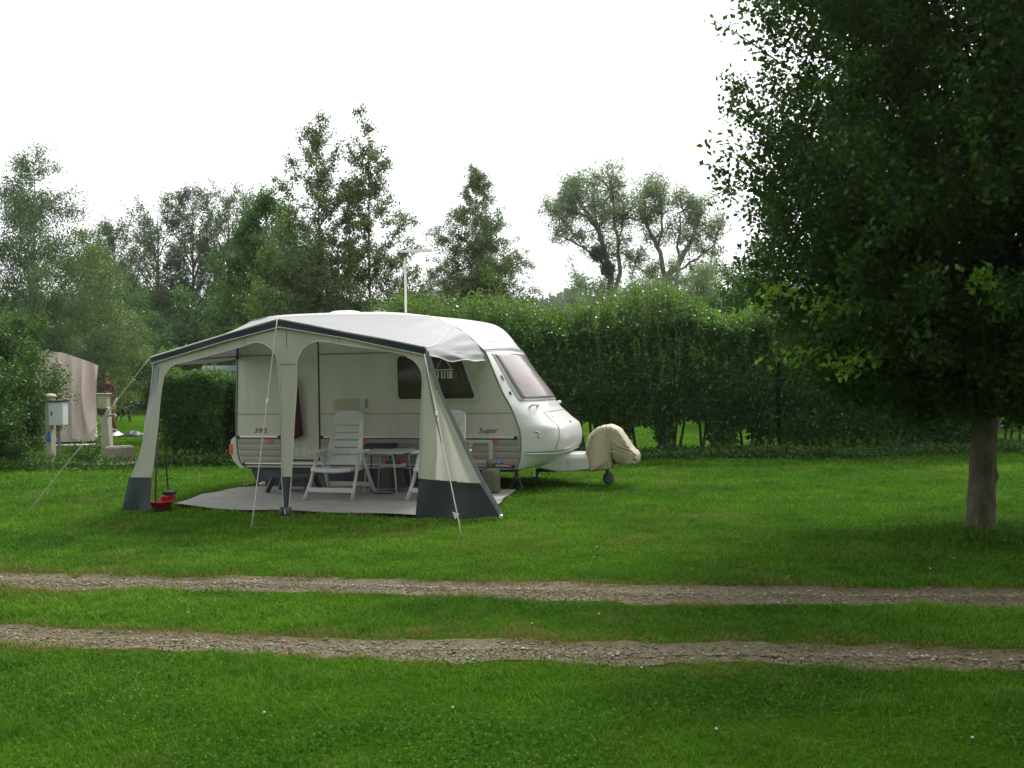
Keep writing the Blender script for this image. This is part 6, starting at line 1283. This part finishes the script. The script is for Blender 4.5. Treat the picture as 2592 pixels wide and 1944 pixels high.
tree('shrub', 'thin low sprigs beside the white meter box post', (-8.15, 18.9), [(0.05, 0.25), (0.3, 0.4), (0.5, 0.1)], 0.008, L_shrub, M['bark_grey'], 900, 0.045, 0.028, 413, 'shrub', nb=14, slope=1.2, twl=0.2, ntw=4, spread=0.03, stems=2)
# rank growth at the foot of the hedges and round the near trunk
rg = np.random.default_rng(9); n_ = 36000
x = rg.uniform(-4, 12, n_); y = 18.45 + 0.25 * np.sin(x * 0.9) + rg.normal(0, 0.28, n_) + 0.15 * (fbm(x, 1, 3, 3) - 0.5); hh = 0.17 * rg.random(n_) * (0.5 + fbm(x * 2, y * 2, 8, 3))
x2 = np.concatenate([rg.uniform(-10.5, -5.0, 16000), rg.normal(-8.4, 0.8, 6000)]); y2 = np.concatenate([18.7 + rg.normal(0, 0.3, 16000), rg.normal(18.3, 0.25, 6000)]); h2 = 0.18 * rg.random(len(x2)) * (0.5 + fbm(x2 * 2, y2 * 2, 9, 3))
C = np.stack([np.concatenate([x, x2]), np.concatenate([y, y2]), np.concatenate([hh, h2])], 1); C[:, 2] += gh(C[:, 0], C[:, 1])
kk = ~((C[:, 0] > -9.2) & (C[:, 0] < -6.7) & (C[:, 1] > 18.0) & (C[:, 1] < 19.9) & (rg.random(len(C)) < 0.9)); C = C[kk]
tag(leaves('undergrowth', C, 0.075, 0.035, L_shrub, flatn=0.8, rg=rg), 'dark low weeds along the foot of the hedges', 'undergrowth', kind='stuff')
n_ = 5000; a_ = rg.uniform(0, 2 * PI, n_); r_ = np.abs(rg.normal(0, 0.55, n_)) + 0.12; x = 4.29 + r_ * np.cos(a_) * 1.7; y = 9.1 + r_ * np.sin(a_) * 0.75; k = (track_d(x, y) > 0.15); x, y = x[k], y[k]
C = np.stack([x, y, gh(x, y) + 0.13 * rg.random(len(x)) * np.exp(-((x - 4.4) ** 2) / 1.2)], 1)
tag(leaves('trunk_weeds', C, 0.038, 0.020, M['clover'], flatn=0.3, rg=rg), 'weeds and leafy growth round the foot of the near trunk', 'weeds', kind='stuff')
# clover heads
fl = thing('clover_flower', 'pink clover head standing in the grass right of the near trunk', 'flower', (4.62, 9.05, float(gh(4.62, 9.05))))
bm = bmesh.new(); bmesh.ops.create_icosphere(bm, subdivisions=2, radius=0.024)
for v_ in bm.verts: v_.co *= 1 + 0.12 * math.sin(v_.co.x * 400) * math.cos(v_.co.y * 400); v_.co.z = v_.co.z * 0.85 + 0.30
obj('flower_head', bm, mat('pink_petals', (0.50, 0.24, 0.30), 0.8, var=0.3, nscale=60), fl, smooth=True)
bm = bmesh.new(); tube(bm, [(0.02, 0, 0), (0.0, 0, 0.15), (0, 0, 0.285)], 0.003, 5); obj('stalk', bm, L_shrub, fl)
M['petal'] = mat('white_petals', (0.62, 0.52, 0.48), 0.8, var=0.25, nscale=60); proto = None
rg = np.random.default_rng(3)
for k in range(18):
    y = rg.uniform(4.2, 9.5); x = rg.uniform(-0.48, 0.48) * y
    if track_d(x, y) < 0.12 or inside_mat(x, y): continue
    if proto is None:
        proto = thing('daisy_head', 'tiny pale clover head in the mown grass', 'flower', (x, y, float(gh(x, y)) + 0.035), 0, 'tiny pale clover heads in the grass')
        bm = bmesh.new(); bmesh.ops.create_icosphere(bm, subdivisions=2, radius=0.007); bmesh.ops.scale(bm, verts=bm.verts, vec=(1, 1, 0.8)); obj('flower_head', bm, M['petal'], proto, smooth=True)
        bm = bmesh.new(); tube(bm, [(0, 0, -0.035), (0, 0, 0)], 0.0015, 4); obj('stalk', bm, L_shrub, proto)
    else:
        c = copy_tree(proto); c.location = (x, y, float(gh(x, y)) + 0.035)

# unseen belt of tall trees, added behind the viewpoint to shade the foreground
rg = np.random.default_rng(88); n_ = 42000; x = rg.uniform(-26, 26, n_); top = 14 + 3 * fbm(x * 0.25, 2, 5, 3); z = 1.8 + (top - 1.8) * rg.random(n_) ** 0.8; y = -8.0 + rg.normal(0, 1.3, n_) + 1.2 * np.sin(x * 0.7)
bt = leaves('added_shade_belt', np.stack([x, y, z], 1), 0.62, 0.42, L_shrub, rg=rg); tag(bt, 'unseen belt of tall leafy trees added behind the viewpoint for shade', 'shade belt', kind='stuff')
# ------------------------------------------------------------------ thin air between the camera and the far trees
bm = bmesh.new(); box(bm, -210, 210, -30, 320, -1.2, 34)
hz = obj('haze', bm, None); m = bpy.data.materials.new('haze_air'); m.use_nodes = True; t = m.node_tree; t.nodes.clear()
pv = N(t, 'ShaderNodeVolumePrincipled'); pv.inputs['Color'].default_value = (0.92, 0.95, 1.0, 1); pv.inputs['Density'].default_value = 0.00035; pv.inputs['Anisotropy'].default_value = 0.4
om = N(t, 'ShaderNodeOutputMaterial'); t.links.new(pv.outputs[0], om.inputs['Volume']); hz.data.materials.append(m); tag(hz, kind='stuff', label='thin pale haze in the air')
sc.cycles.volume_bounces = 1
